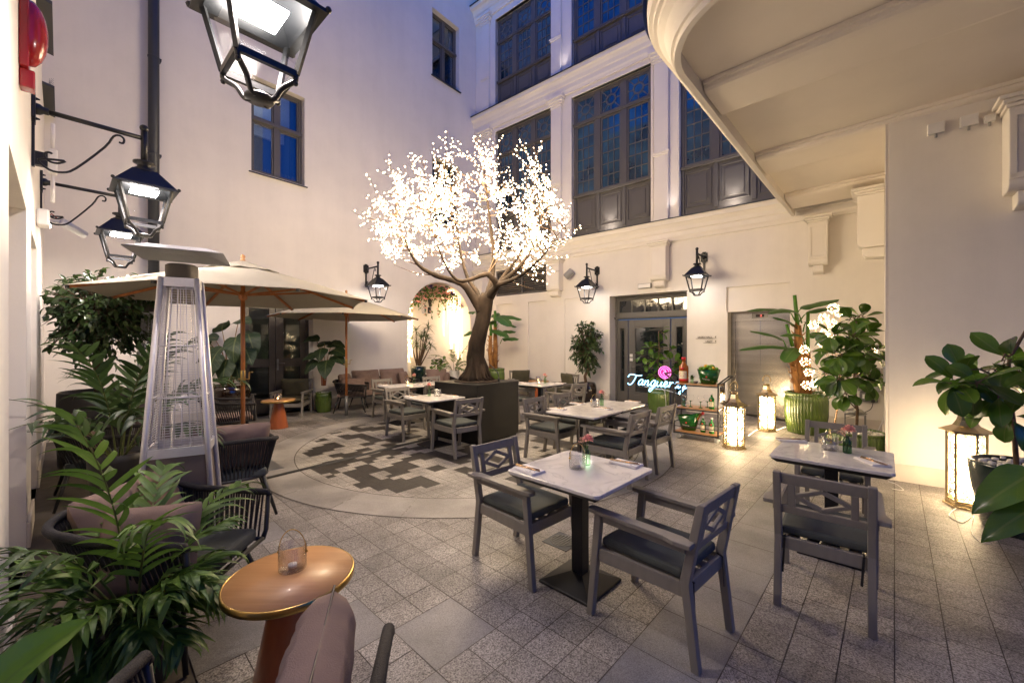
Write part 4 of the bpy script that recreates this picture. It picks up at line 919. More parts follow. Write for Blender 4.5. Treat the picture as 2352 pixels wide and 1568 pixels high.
# ================================================================== PLANTS
def rv(s=1.): return V((R.uniform(-1, 1), R.uniform(-1, 1), R.uniform(-1, 1))) * s
def pot(par, prof, m, n=40, flute=0, fl=0., fill=None, fz=None, fr=None, c=(0, 0, 0)):
    k = MB(); k.lathe(prof, n, 0, c, flute=flute, fl=fl); k.build('pot', m, par)
    if fill:
        f = MB()
        if fill == 'soil': f.lathe([(fr, fz - .02), (fr, fz), (0, fz + .015)], 20, 0, c)
        else:
            f.lathe([(fr, fz - .03), (0, fz - .02)], 20, 0, c)
            for _ in range(int(260 * fr)): a = R.random() * 2 * pi; r = fr * sqrt(R.random()) * .93; f.ball((c[0] + r * cos(a), c[1] + r * sin(a), c[2] + fz + R.uniform(-.012, .012)), R.uniform(.018, .03), 7, 0, None, (1.25, .9, .6))
        f.build('pebbles' if fill != 'soil' else 'soil', 'stone' if fill != 'soil' else 'soil', par)
def barrel(h, r, rb=None): rb = rb or r * .86; return [(rb * .96, 0), (rb, .02), (r * .99, h * .45), (r, h * .80), (r * .955, h * .90), (r * .93, h * .915), (r * .95, h * .935), (r * .99, h * .95), (r * .985, h), (r * .92, h), (r * .90, h * .95), (r * .88, h * .80)]
def okD(p, m=.03): return (V(p) - D0).dot(V((.67, .742, 0))) > m
def ficus(label, loc, potprof, potm, rim, trunk, cc, rad3, ntw=85, per=11, ls=.075, wallclip=False, fr=.25, fill='soil', name='ficus_tree'):
    t = thing(name, label, 'potted tree', loc, 0); pot(t, potprof, potm, 40, fill=fill, fz=rim - .05, fr=fr)
    b = MB(); b.tube(trunk, [.045, .04, .04, .035, .03][:len(trunk)], 10, wob=.25); lf = MB(); top = V(trunk[-1]); lo = V(loc)
    for i in range(ntw):
        d = rv(); 
        while d.length > 1 or d.length < .1: d = rv()
        d = d.normalized() * (.45 + .55 * R.random() ** .5)
        e = V(cc) + V((d.x * rad3[0], d.y * rad3[1], d.z * rad3[2]))
        if wallclip and not okD(lo + e, .02): continue
        s0 = top.lerp(V(trunk[-2]), R.random() * .6); mid = s0.lerp(e, .55) + V((0, 0, .10)) + rv(.04)
        pts = [s0, s0.lerp(mid, .5) + rv(.02), mid, mid.lerp(e, .6) + V((0, 0, .01)), e]
        b.tube(pts, [.012, .009, .006, .004, .002], 5, cap=False)
        for q in range(per):
            f = .35 + .65 * (q + R.random() * .6) / per; x = f * 4; j = min(3, int(x)); p = V(pts[j]).lerp(V(pts[j + 1]), x - j)
            out = (e - V(cc)); out.z *= .3
            dr = (out.normalized() * .7 + rv(.8) + V((0, 0, -.45))).normalized()
            if wallclip and not okD(lo + p + dr * ls, .01): continue
            lf.blade(p + rv(.012), dr, V((0, 0, 1)) + rv(.5), ls * R.uniform(.75, 1.25), ls * .48, 'oval', droop=R.uniform(.2, .9), fold=.2, n=4)
    b.build('trunk', 'brownstem', t); lf.build('foliage', 'fic', t); return t
ficus('dense ficus tree in a large charcoal pot behind the heater by the lamp wall', (-5.55, 5.45, 0), [(.30, 0), (.36, .05), (.38, .6), (.37, .98), (.345, 1.0), (.33, .95)], 'charpot', 1.0,
      [(0, 0, .9), (.03, .02, 1.15), (-.02, 0, 1.4), (.03, 0, 1.7), (0, 0, 2.0)], (.07, .0, 1.98), (.70, .68, .70), 300, 11, .10, True, .32)
ficus('slender ficus tree in a brown glazed pot left of the bar entrance', (2.0, 10.92, 0), [(.15, 0), (.17, .02), (.25, .2), (.275, .38), (.255, .52), (.235, .57), (.225, .58), (.21, .55)], 'darkpot', .58,
      [(0, 0, .5), (-.04, 0, .75), (.05, 0, .95), (.0, 0, 1.15), (0, 0, 1.5)], (.0, -.02, 1.52), (.50, .46, .80), 150, 10, .10, False, .2, 'stone')
def frond(lf, st, p, az, el, L, droop, n=16, ll=.26, lw=.028, bare=.3, up=.0, vee=.9, clip=None):
    p = V(p); d = V((cos(az) * cos(el), sin(az) * cos(el), sin(el))); N = 14; pts = [p]; dirs = [d]
    for i in range(N):
        t = i / N; ax = V((-sin(az), cos(az), 0)); d = (M.Rotation(droop / N * (.4 + 1.2 * t), 3, ax) @ d).normalized(); p = p + d * L / N; pts.append(p); dirs.append(d)
    st.tube(pts, [.007 * (1 - .75 * i / N) for i in range(N + 1)], 5, cap=False)
    for i in range(n):
        t = bare + (1 - bare) * (i + .5) / n; x = t * N; j = min(N - 1, int(x)); q = pts[j].lerp(pts[j + 1], x - j); dd = dirs[j]
        side = dd.cross(V((0, 0, 1)))
        if side.length < .1: side = V((-sin(az), cos(az), 0))
        side.normalize(); un = side.cross(dd).normalized()
        f = (.55 + .45 * sin(pi * min(1, (t - bare) / (1 - bare) * .85 + .15))) * R.uniform(.85, 1.1)
        for s in (1, -1):
            dr = (side * s * (1.0 - .35 * t) * R.uniform(.75, 1.1) + dd * (.45 + .6 * t) * R.uniform(.7, 1.3) + un * R.uniform(-.1, .35) * vee).normalized()
            if clip and not okD(V(clip) + q + dr * ll * f, .01): continue
            lf.blade(q, dr, un + rv(.3), ll * f, lw * R.uniform(.8, 1.2), 'lance', droop=R.uniform(.7, 1.9), fold=.1, n=6)
def palm(label, loc, z0, fr, potf, m='palm', name='potted_palm', ll=.26, lw=.03, n=16, clip=False, spread=.05):
    t = thing(name, label, 'potted palm', loc, 0); potf(t); lf, st = MB(), MB()
    for az, el, L, dr in fr:
        kr = 1. if m != 'areca' or cos(az) < .25 or el > 1.4 else .62
        frond(lf, st, (cos(az) * spread, sin(az) * spread, z0), az, el, L * kr, dr, n=n, ll=ll * (.5 + .5 * kr), lw=lw, clip=loc if clip else None)
    st.build('stem', 'stem', t); lf.build('frond', m, t); return t
def simple_pot(r, h, m='charpot', fill='soil'):
    return lambda t: pot(t, [(r * .75, 0), (r * .8, .02), (r, h * .9), (r, h), (r * .93, h), (r * .9, h * .9)], m, 32, fill=fill, fz=h - .04, fr=r * .88)
D_ = rad
palm('kentia palm with dark arching fronds beside the heater, in front of the ficus', (-3.50, 3.62, 0), .62,
     [(D_(a), D_(e), L, D_(d)) for a, e, L, d in ((150, 72, 1.15, 75), (20, 70, 1.2, 85), (-40, 62, 1.1, 90), (75, 66, 1.15, 80), (-90, 60, 1.05, 95), (110, 80, 1.2, 60), (-10, 45, 1.0, 80), (-120, 68, 1.1, 80), (40, 85, 1.2, 50), (-65, 80, 1.25, 60), (-140, 50, .95, 90), (170, 55, .9, 90), (-20, 82, 1.3, 55))], simple_pot(.2, .66), 'palm', ll=.34, lw=.038, n=12, clip=True)
palm('bright green areca palm in the lower left foreground beside the rope armchair', (-1.80, 1.95, 0), .26,
     [(D_(a), D_(e), L, D_(d)) for a, e, L, d in ((-80, 86, 1.12, 30), (-40, 82, .95, 80), (30, 80, .95, 70), (-100, 78, .95, 80), (-140, 74, .9, 90), (0, 70, .72, 95), (-45, 62, .62, 100), (-85, 60, .8, 100), (140, 72, .9, 85), (80, 72, .85, 85), (-120, 55, .75, 95), (15, 55, .6, 95), (-30, 74, .74, 90), (-70, 72, .8, 85), (-110, 65, .85, 95), (-150, 66, .85, 85), (120, 76, .9, 70), (-90, 50, .6, 90), (-130, 40, .6, 80), (-20, 25, .5, 60), (-75, 25, .5, 60), (-160, 60, .75, 80), (55, 60, .75, 85), (-10, 76, .72, 80), (-95, 45, .65, 80), (-50, 42, .5, 85), (20, 40, .5, 75))], simple_pot(.17, .32), 'areca', ll=.26, lw=.030, n=13, clip=True, spread=.03)
# big broad leaves at the lower left edge
t = thing('broad_leaf_plant', 'large bright green leaves of a potted plant at the lower left corner', 'potted plant', (-1.05, .80, -.07), 0)
pot(t, [(.11, 0), (.15, .38), (.14, .4), (.12, .38)], 'charpot', 24, fill='soil', fz=.36, fr=.12); lf, st = MB(), MB()
for (x, y, z), d, L, w_ in (((-.20, .16, .84), (.35, .25, .45), .22, .17), ((-.12, .10, .76), (.8, .05, -.05), .26, .15), ((-.05, -.05, .9), (.3, -.8, .2), .25, .18)):
    st.tube([(0, 0, .35), (x * .3, y * .3, .6), (x, y, z)], [.008, .006, .005], 6); MB().blade((x, y, z), d, V((-.2, -.5, .8)), L, w_, 'heart', droop=.5, fold=.12, n=10, nc=2, wave=.02).build('leaf', 'broad', t)
st.build('stem', 'stem', t)
# rubber plants
def rubber(label, loc, potf, trunk, tips, ls=.2, nl=8, lw=.55, name='rubber_plant', r0=.018):
    t = thing(name, label, 'potted plant', loc, 0); potf(t); st, lf = MB(), MB()
    st.tube(trunk, [r0 * (1 - .4 * i / (len(trunk) - 1)) for i in range(len(trunk))], 8, wob=.2)
    for tp in tips:
        tp = V(tp); b0 = min((V(p) for p in trunk[1:]), key=lambda p: (p - tp).length + max(0, p.z - tp.z) * 2); m_ = b0.lerp(tp, .55) + V((0, 0, .05))
        st.tube([b0, m_, tp], [.009, .007, .005], 6)
        ax = (tp - b0).normalized() if (tp - b0).length > .02 else V((0, 0, 1)); k0 = R.random() * 6
        for i in range(nl):
            a = k0 + i * 2.4; u1 = ax.orthogonal().normalized(); u2 = ax.cross(u1); el = R.uniform(-.15, .8)
            d = (u1 * cos(a) + u2 * sin(a)) * cos(el) + ax * sin(el) + V((0, 0, -.10)); p = tp - ax * (.10 * (1 - i / nl))
            q = p + d.normalized() * .035; st.tube([p, q], .0035, 4, cap=False)
            lf.blade(q, d, V((0, 0, 1)) + ax * .5 + rv(.25), ls * R.uniform(.75, 1.15), ls * lw * R.uniform(.9, 1.1), 'obov', droop=R.uniform(.2, 1.0), fold=.10, n=8, nc=2, wave=.012)
    st.build('stem', 'brownstem', t); lf.build('foliage', 'rubber', t); return t
def flpot(r, h, m='greenpot', fill='stone', n=168): return lambda t: pot(t, barrel(h, r), m, n, 2, .045, fill, h * .93, r * .86)
lo = V((3.46, 9.62, 0))
def tips(uvs, Y, lo): return [tuple(at(u, v, Y + dy) - lo) for u, v, dy in uvs]
rubber('rubber plant in a fluted green pot before the bar entrance, behind the neon', lo, flpot(.245, .56), [(0, 0, .45), (.0, 0, .8), (-.02, 0, 1.1), (.02, 0, 1.5), (.0, 0, 1.9)],
       tips([(1524, 765, 0), (1512, 790, .1), (1490, 800, -.15), (1545, 805, .1), (1558, 830, -.1), (1485, 835, .1), (1508, 825, -.2), (1530, 845, 0), (1500, 862, -.1), (1535, 868, .1), (1472, 815, 0), (1518, 808, .2), (1560, 845, .2)], 9.6, lo), .21, 8)
lo = V((4.75, 5.62, 0))
rubber('large rubber tree in a low fluted green pot behind the chair of the right-hand table', lo, flpot(.34, .42), [(.0, 0, .3), (.02, 0, .7), (-.03, 0, 1.1), (.0, 0, 1.35), (.02, .0, 1.7), (.0, 0, 1.95)],
       tips([(1950, 735, 0), (1985, 728, .15), (1905, 770, -.2), (1960, 770, -.3), (2000, 765, .0), (1890, 800, .1), (1925, 815, -.3), (1975, 805, -.35), (2020, 800, .0), (2050, 830, -.1), (2035, 860, .1), (1890, 855, -.1), (1925, 870, -.35), (1970, 860, -.2), (1998, 850, .2), (1940, 900, -.3), (1905, 890, .2), (1945, 800, .3), (2010, 880, -.15), (1960, 790, .35)], 5.6, lo), .235, 8, .60)
lo = V((4.38, 3.50, 0))
rubber('rubber plant in a teal pebble-topped pot at the right edge, overlapping the brass lantern', lo, lambda t: pot(t, [(.22, 0), (.235, .02), (.30, .40), (.315, .57), (.31, .59), (.285, .585), (.28, .55)], 'tealpot', 48, fill='stone', fz=.575, fr=.275),
       [(-.04, 0, .55), (-.06, 0, .85), (-.08, 0, 1.05), (-.13, 0, 1.3), (-.1, 0, 1.5), (.05, 0, 1.75)], tips([(2200, 850, -.1), (2180, 880, -.2), (2240, 880, -.3), (2260, 850, .1), (2300, 830, .0), (2290, 905, -.3), (2330, 880, -.2), (2345, 840, .1), (2275, 905, -.1), (2225, 880, .15), (2320, 960, -.25), (2370, 900, 0)], 3.5, lo), .25, 6, .52)
t = thing('broad_leaf_plant', 'drooping dark leaves entering at the right edge below the rubber plant', 'potted plant', (4.02, 2.62, 0), 0)
simple_pot(.2, .35, 'tealpot')(t); lf, st = MB(), MB(); lo = V((4.02, 2.62, 0))
for (u, v, Y), d, L, w_ in (((2375, 1085, 2.75), (-.75, .1, -.5), .46, .24), ((2385, 1160, 2.7), (-.7, .05, -.42), .42, .20), ((2420, 1010, 2.7), (.2, .3, .8), .40, .2)):
    p = at(u, v, Y) - lo; st.tube([(0, 0, .3), (p.x * .6, p.y * .6, p.z * .8), tuple(p)], [.01, .008, .006], 6); MB().blade(p, d, V((-.3, -.5, .9)), L, w_, 'heart', droop=.55, fold=.10, n=10, nc=2, wave=.02).build('leaf', 'rubber', t)
st.build('stem', 'stem', t)
# banana plants
def bananaplant(label, lo, potf, stems, leaves, Y, group=None):
    t = thing('banana_plant', label, 'potted plant', lo, 0); potf(t); st, gs, lf = MB(), MB(), MB()
    for pts, r0 in stems:
        pts = [at(u, v, Y + dy) - lo for u, v, dy in pts]; n = len(pts); st.tube(pts, [r0 * (1 - .3 * i / (n - 1)) for i in range(n)], 12, wob=.22)
        for _ in range(26):
            f = R.random(); x = f * (n - 1); j = min(n - 2, int(x)); p = pts[j].lerp(pts[j + 1], x - j); a = R.random() * 6.28; d = V((cos(a), sin(a), .8))
            st.blade(p + V((cos(a), sin(a), 0)) * r0 * .8, d, V((0, 0, 1)), .12, .05, 'lance', -.4, n=3)
    for (u0, v0), (u1, v1), dy, wd_, dr in leaves:
        p = at(u0, v0, Y) - lo; e = at(u1, v1, Y + dy) - lo; d = e - p; L = d.length
        base = p + V((-d.x * .12, -d.y * .12, -.16)); gs.tube([base, p + V((0, 0, -.03)) - d * .02, p + d * .06], [.014, .009, .005], 6)
        MB().blade(p, d / L + V((0, 0, dr * .5)), V((0, 0, 1)) + V((R.uniform(-.2, .2), -.5, 0)), L * 1.04, wd_, 'banana', droop=dr, fold=-.14, n=14, nc=2, wave=.03).build('leaf', 'banana', t)
    for (u0, v0), (u1, v1), r in [x for x in BS]: gs.tube([at(u0, v0, Y) - lo, at(u1, v1, Y) - lo], [r, r * .8], 10)
    st.build('trunk', 'bananastem', t); gs.build('leaf_sheath', 'sheath', t); return t
X['sheath'] = mat('banana_sheath', (.07, .19, .015), .4, var=.2, trans=.1)
c = lambda x, y: (1607.8 + .2563 * x, 631.6 + .2563 * y)
BS = [(c(875, 470), c(848, 180), .036), (c(965, 700), c(968, 338), .034), (c(830, 640), c(775, 440), .032)]
bananaplant('tall banana plant in a big fluted green pot in front of the lift', V((5.36, 7.42, 0)), flpot(.335, .74),
    [([(*c(925, 1075), 0), (*c(900, 850), 0), (*c(882, 600), 0), (*c(876, 450), 0)], .085), ([(*c(965, 1075), .1), (*c(965, 850), .1), (*c(960, 680), .05)], .07), ([(*c(880, 1075), -.1), (*c(850, 900), -.1), (*c(820, 760), -.05)], .06)],
    [(c(810, 330), c(450, 335), -.15, .14, .5), (c(895, 300), c(1250, 225), .05, .17, .2), (c(945, 340), c(1400, 300), .2, .14, .35), (c(880, 480), c(690, 380), -.25, .18, .7), (c(890, 350), c(690, 370), -.4, .17, .9), (c(745, 575), c(485, 515), -.2, .17, .45), (c(785, 650), c(400, 695), -.25, .15, .5), (c(860, 650), c(790, 790), -.35, .26, .6), (c(920, 545), c(755, 560), -.3, .12, .5), (c(940, 430), c(1080, 440), .25, .12, .5), (c(970, 560), c(1110, 520), .1, .14, .8)], 7.42)
c = lambda x, y: (1022.1 + .20508 * x, 574.2 + .20508 * y)
BS = [(c(562, 860), c(560, 680), .05), (c(515, 960), c(510, 800), .045)]
bananaplant('banana plant in a green pot behind the lit tree trunk, before the panelled wall', V((-.48, 12.3, 0)), flpot(.26, .88),
    [([(*c(525, 1340), 0), (*c(505, 1150), 0), (*c(508, 960), 0)], .075), ([(*c(560, 1340), .1), (*c(565, 1100), .1), (*c(562, 850), .1)], .08)],
    [(c(590, 740), c(850, 790), -.1, .30, .6), (c(580, 740), c(700, 870), -.5, .34, .8), (c(600, 800), c(800, 870), .1, .26, .5), (c(520, 890), c(695, 985), -.4, .30, .6), (c(640, 910), c(790, 920), .0, .22, .4), (c(640, 990), c(820, 1005), -.1, .26, .5), (c(360, 900), c(215, 970), -.1, .24, .7), (c(345, 695), c(262, 695), .1, .24, .3), (c(540, 760), c(610, 700), .3, .24, .6), (c(500, 840), c(520, 780), -.3, .26, .9)], 12.3)
# taro / alocasia
def taro(label, lo, potf, leaves, Y, base, sz, name='alocasia', m='taro'):
    t = thing(name, label, 'potted plant', lo, 0); potf(t); st, lf = MB(), MB()
    for (u, v), dy, dx, dz, s_ in leaves:
        p = at(u, v, Y + dy) - lo; b = V((R.uniform(-.05, .05), R.uniform(-.05, .05), base)); m_ = b.lerp(p, .55) + V((0, 0, .14)) - V((p.x, p.y, 0)) * .12
        st.tube([b, b.lerp(m_, .5) + V((0, 0, .04)), m_, p], [.014, .012, .009, .006], 7)
        d = V((dx, -.45 + dy, dz)).normalized(); L = sz * s_; up = V((0, -.6, .9)) + d * .3
        MB().blade(p - d * L * .18, d, up, L * 1.15, L * .86, 'heart', droop=R.uniform(.5, 1.1), fold=R.uniform(-.16, .12), n=14, nc=3, wave=.03).build('leaf', m, t)
    st.build('stem', 'tstem', t); return t
X['tstem'] = mat('taro_stem', (.25, .22, .04), .45, c2=(.35, .05, .02), vs=2)
c = lambda x, y: (459.4 + .2014 * x, 660.4 + .2014 * y)
taro('large dark alocasia in a brown glazed bowl beside the orange parasol pole', V((-5.72, 8.25, 0)), lambda t: pot(t, [(.2, 0), (.26, .3), (.36, .55), (.365, .70), (.33, .78), (.31, .79), (.29, .76)], 'darkpot', 40, fill='stone', fz=.75, fr=.29),
     [(c(250, 470), 0, .3, .35, 1.), (c(165, 570), .1, -.6, .1, .9), (c(440, 370), .1, .5, .1, 1.), (c(400, 600), -.3, .15, -.8, 1.15), (c(160, 790), -.3, -.1, -.9, 1.1), (c(290, 860), -.2, .1, -1, 1.1), (c(560, 560), .0, .5, -.7, 1.1), (c(520, 700), -.1, .6, -.6, 1.), (c(400, 830), -.1, .4, -.9, 1.1), (c(90, 610), .1, -.5, -.2, .8), (c(230, 700), -.1, -.3, -.6, .8), (c(470, 520), .2, .8, .1, .9), (c(110, 700), 0, -.7, -.6, .9)], 8.2, .74, .42)
taro('dark taro plant in a small fluted green pot beside the double door', V((-4.50, 9.72, 0)), flpot(.185, .47, n=120),
     [(c(1420, 640), 0, .1, .3, 1.), (c(1500, 640), .1, .8, .05, 1.), (c(1530, 710), -.1, .9, .0, 1.05), (c(1540, 780), -.1, .8, -.2, .9), (c(1440, 850), -.4, .2, -.6, 1.15), (c(1350, 740), -.2, -.7, -.1, 1.), (c(1330, 590), .1, -.8, .2, .9), (c(1290, 840), -.2, -.5, -.7, .9), (c(1380, 700), -.3, .1, -.4, .9)], 9.72, .62, .40, 'taro_plant')
# arch plants
lo = V((-2.86, 12.45, 0)); t = thing('dracaena', 'dracaena with spiky rosettes in a dark teal pot inside the arched niche', 'potted plant', lo, 0)
pot(t, [(.17, 0), (.23, .8), (.235, .92), (.21, .92), (.2, .88)], 'tealpot', 32, fill='stone', fz=.88, fr=.2); st, lf = MB(), MB(); c = lambda x, y: (918.8 + .1465 * x, 631.6 + .1465 * y)
for (x, y), b in (((440, 830), 300), ((250, 880), 265), ((170, 1020), 265), ((260, 1100), 290), ((430, 980), 310), ((400, 1150), 300), ((480, 1110), 320), ((330, 1000), 290), ((380, 930), 300)):
    p = at(*c(x, y), 12.45 + R.uniform(-.15, .1)) - lo; q = at(*c(b, 1420), 12.45) - lo; st.tube([q, q.lerp(p, .5) + V((.0, 0, -.02)), p], [.022, .018, .012], 7)
    for i in range(26): a = i * 2.4; el = R.uniform(-.5, 1.2); lf.blade(p, (cos(a) * cos(el), sin(a) * cos(el), sin(el)), (0, 0, 1), R.uniform(.22, .36), .028, 'lance', droop=R.uniform(.4, 1.2), fold=.15, n=5)
st.build('stem', 'brownstem', t); lf.build('foliage', 'drac', t)
palm('feathery parlour palm in a white pot inside the arched niche', (-1.72, 12.1, 0), .8, [(D_(a), D_(e), L, D_(d)) for a, e, L, d in ((-90, 75, .95, 70), (-30, 70, .9, 85), (20, 60, .8, 90), (-150, 70, .9, 85), (160, 60, .8, 90), (60, 75, .9, 70), (-60, 50, .7, 90), (-120, 45, .7, 90), (0, 82, 1.1, 60), (-20, 35, .6, 90), (200, 40, .6, 80))],
     lambda t: pot(t, [(.13, 0), (.155, .8), (.15, .82), (.13, .8)], 'whitepot', 28, fill='soil', fz=.79, fr=.13), 'areca', ll=.2, lw=.026, n=13)
lo = V((-2.18, 12.2, 0)); rubber('small round-leaved plant in the arched niche left of the feathery palm', lo, simple_pot(.15, .6), [(0, 0, .5), (0, 0, .7), (0, 0, .9)], [(-.25, -.1, .85), (-.1, -.15, 1.0), (.1, -.1, .95), (-.3, -.05, .7), (.0, 0, 1.15), (.15, -.1, 1.1), (-.15, -.1, 1.2)], .17, 7, .6, 'leafy_plant')
# ------------------------------------------------------------------ the lit tree and its planter
pl = thing('tree_planter', 'large square black steel planter holding the lit tree', 'planter', (-.616, 7.164, 0), rad(50.5))
k = MB(); k.box((0, 0, .50), (1.04, 1.04, .90)); k.box((0, 0, .025), (.98, .98, .05)); k.build('body', 'planter', pl, .004)
k = MB(); k.box((0, 0, .9560), (1.04, 1.04, .010)); k.build('lid', 'planter', pl, .002)

TRO = V((-.62, 7.16, .961)); trt = thing('lit_tree', 'artificial tree with thick brown trunk and a crown of thousands of glowing white lights', 'light tree', TRO, 0)
def tp(u, v, dy=0.): return at(u, v, 7.16 + dy) - TRO
TK = MB()
TK.tube([tp(1092, 876), tp(1093, 862), tp(1093, 845), tp(1092, 820), tp(1094, 790), tp(1104, 760), tp(1110, 735), tp(1112, 710), tp(1114, 690), tp(1118, 675)], [.30, .225, .175, .15, .14, .145, .135, .125, .135, .11], 40, wob=.30)
for i in range(11):
    a = i * .571 + R.uniform(-.15, .15); q_ = R.uniform(.8, 1.2); TK.tube([V((cos(a) * .10, sin(a) * .10, .42 * q_)), V((cos(a + .1) * .145, sin(a + .1) * .145, .22 * q_)), V((cos(a + .2) * .22, sin(a + .2) * .22, .07)), V((cos(a + .35) * .33, sin(a + .35) * .33, .005))], [.03, .045 * q_, .04, .015], 8, wob=.7)
TK.lathe([(.40, 0), (.39, .015), (.2, .03)], 40)
limbs = [([(1106, 715, 0), (1092, 690, 0), (1066, 655, -.05), (1045, 645, -.1), (1000, 632, -.1), (965, 612, -.15), (945, 585, -.2), (928, 545, -.2)], .095),
         ([(1118, 690, 0), (1128, 672, -.1), (1140, 655, -.2), (1124, 632, -.3), (1108, 632, -.35), (1080, 642, -.4), (1055, 645, -.45), (1035, 628, -.5), (1015, 590, -.5), (1000, 545, -.5)], .075),
         ([(1115, 700, 0), (1128, 680, 0), (1142, 655, 0), (1165, 638, .05), (1195, 610, .05), (1222, 570, .1), (1240, 520, .1)], .085),
         ([(1112, 700, .05), (1122, 670, .2), (1130, 640, .35), (1134, 590, .45), (1128, 530, .5), (1120, 460, .5), (1112, 390, .5)], .075),
         ([(1112, 700, .05), (1135, 665, .3), (1160, 630, .5), (1190, 590, .7), (1215, 540, .8), (1235, 480, .8)], .06),
         ([(1108, 705, .05), (1095, 670, .3), (1075, 640, .5), (1060, 590, .7), (1050, 530, .8), (1040, 460, .8)], .06),
         ([(1140, 655, -.2), (1170, 645, -.4), (1200, 630, -.6), (1235, 600, -.7), (1262, 570, -.7)], .05)]
BR = MB(); BU = MB(); tipsL = []
def smooth(pts, n=4):
    out = []
    for i in range(len(pts) - 1):
        p0, p1, p2, p3 = pts[max(0, i - 1)], pts[i], pts[i + 1], pts[min(len(pts) - 1, i + 2)]
        for j in range(n):
            t = j / n; out.append(.5 * ((2 * p1) + (p2 - p0) * t + (2 * p0 - 5 * p1 + 4 * p2 - p3) * t * t + (3 * p1 - p0 - 3 * p2 + p3) * t ** 3))
    return out + [pts[-1]]
def okcrown(c):
    # the crown is open underneath: no lights among the thick limbs round the fork
    w = c + TRO; x = w.x / w.y; z = (w.z - H) / w.y
    lo_ = .165 if x < -.12 else .18 if x < .0 else .13
    return z > lo_ + .03 * sin(x * 40)
def bulbs(pts, s0=.15, step=.08):
    L = ln(pts); d = L * s0
    for p in resample(pts, step):
        acc = (p - V(pts[0])).length
        if acc < L * s0: continue
        for q in range(R.choice((1, 1, 2))):
            c_ = p + rv(.026); lim = 2.05 - .96 - .961 + .961
            if okcrown(c_): BU.octa(c_, R.uniform(.007, .0115))
def twig(p, d, L, lvl, r):
    pts = [p]; d = d.normalized()
    for i in range(5):
        d = (d + rv(.16) + V((0, 0, .05 if lvl < 2 else .0))).normalized(); p = p + d * L / 5; pts.append(p)
    BR.tube(pts, [r * .8 * (1 - .8 * i / 5) for i in range(6)], 5, cap=False)
    if lvl >= 1: bulbs(pts, .1 if lvl > 1 else .3)
    if lvl < 3:
        for i in range({0: 6, 1: 4, 2: 1}[lvl]):
            x = R.uniform(.25, 1) * 5; j = min(4, int(x)); q = pts[j].lerp(pts[j + 1], x - j); dd = (pts[j + 1] - pts[j]).normalized(); o = dd.orthogonal(); o = M.Rotation(R.random() * 6.28, 3, dd) @ o
            twig(q, dd * .8 + o * R.uniform(.5, 1.1), L * R.uniform(.5, .72), lvl + 1, r * .55)
CC = tp(1085, 525); LP = []
for li, (lb, r0) in enumerate(limbs):
    pts = smooth([tp(*q) for q in lb]); n = len(pts); rs = [max(.010, r0 * (1 - .88 * (i / (n - 1)) ** .8)) for i in range(n)]
    TK.tube(pts, rs, 12, wob=.18); LP += pts[n // 3:]
    # each limb runs on into the crown
    e = pts[-1]; d = (pts[-1] - pts[-4]).normalized(); BR.tube(smooth([e, e + d * .25 + rv(.04), e + d * .5 + V((0, 0, .08)) + rv(.06)], 4), [.012 * (1 - .09 * q) for q in range(9)], 6); LP += [e + d * .2, e + d * .4]
NT = 200
for i in range(NT):
    f = (i + .5) / NT; a = i * 2.39996 + R.uniform(-.3, .3); cz = 1 - 1.55 * f; sz = sqrt(max(0, 1 - cz * cz)); rr = R.uniform(.55, 1.02) if i % 3 else R.uniform(.92, 1.08)
    up_ = 1.40 if cz > 0 else .95
    rr *= 1 + .16 * mnoise.noise(V((cos(a) * sz * 2.2, sin(a) * sz * 2.2, cz * 2.2)))
    e = CC + V((cos(a) * sz * 1.80 * rr, sin(a) * sz * 1.66 * rr, cz * up_ * rr))
    b0 = min(LP, key=lambda p: (p - e).length + .9 * max(0, (p - CC).length - (e - CC).length) + .5 * max(0, p.z - e.z)); L = (e - b0).length
    if L < .12: continue
    m_ = b0.lerp(e, .5) + V((0, 0, -.06 * L)) + rv(.07 * L); pts = smooth([b0, m_, e], 6); n = len(pts)
    BR.tube(pts, [(.006 + .004 * min(1, L)) * (1 - .75 * q / (n - 1)) for q in range(n)], 5, cap=False); bulbs(pts, .30)
    for q in range(4, n - 1, 2):
        for _ in range(2 if L > .5 else 1):
            d = (pts[q + 1] - pts[q - 1]).normalized(); o = M.Rotation(R.random() * 6.28, 3, d) @ d.orthogonal(); l2 = R.uniform(.12, .26); p2 = [pts[q], pts[q] + (d * .8 + o * .7).normalized() * l2 * .5, pts[q] + (d * .9 + o * .7 + V((0, 0, .15))).normalized() * l2]
            BR.tube(p2, [.004, .003, .0015], 4, cap=False); bulbs(p2, .2)
for (u0, v0, y0), (u1, v1, y1) in (((945, 585, -.2), (845, 400, -.3)), ((928, 545, -.2), (850, 520, -.35)), ((965, 612, -.15), (880, 560, -.1)), ((1000, 632, -.1), (905, 608, .1)), ((1112, 390, .5), (1100, 312, .3)), ((1112, 390, .5), (1150, 352, .4)), ((1120, 460, .5), (1045, 385, .2)), ((1240, 520, .1), (1258, 398, .1)), ((1262, 570, -.7), (1312, 540, -.6)), ((1222, 570, .1), (1302, 590, .0)), ((1200, 630, -.6), (1285, 622, -.5)), ((1195, 610, .05), (1255, 650, .1)), ((1170, 645, -.4), (1225, 664, -.4)), ((1000, 545, -.5), (915, 400, -.4))):
    a, b = tp(u0, v0, y0), tp(u1, v1, y1); pts = smooth([a, a.lerp(b, .5) + rv(.05) + V((0, 0, -.04)), b], 6); n = len(pts); BR.tube(pts, [.010 * (1 - .8 * q / (n - 1)) for q in range(n)], 6, cap=False); bulbs(pts, .25)
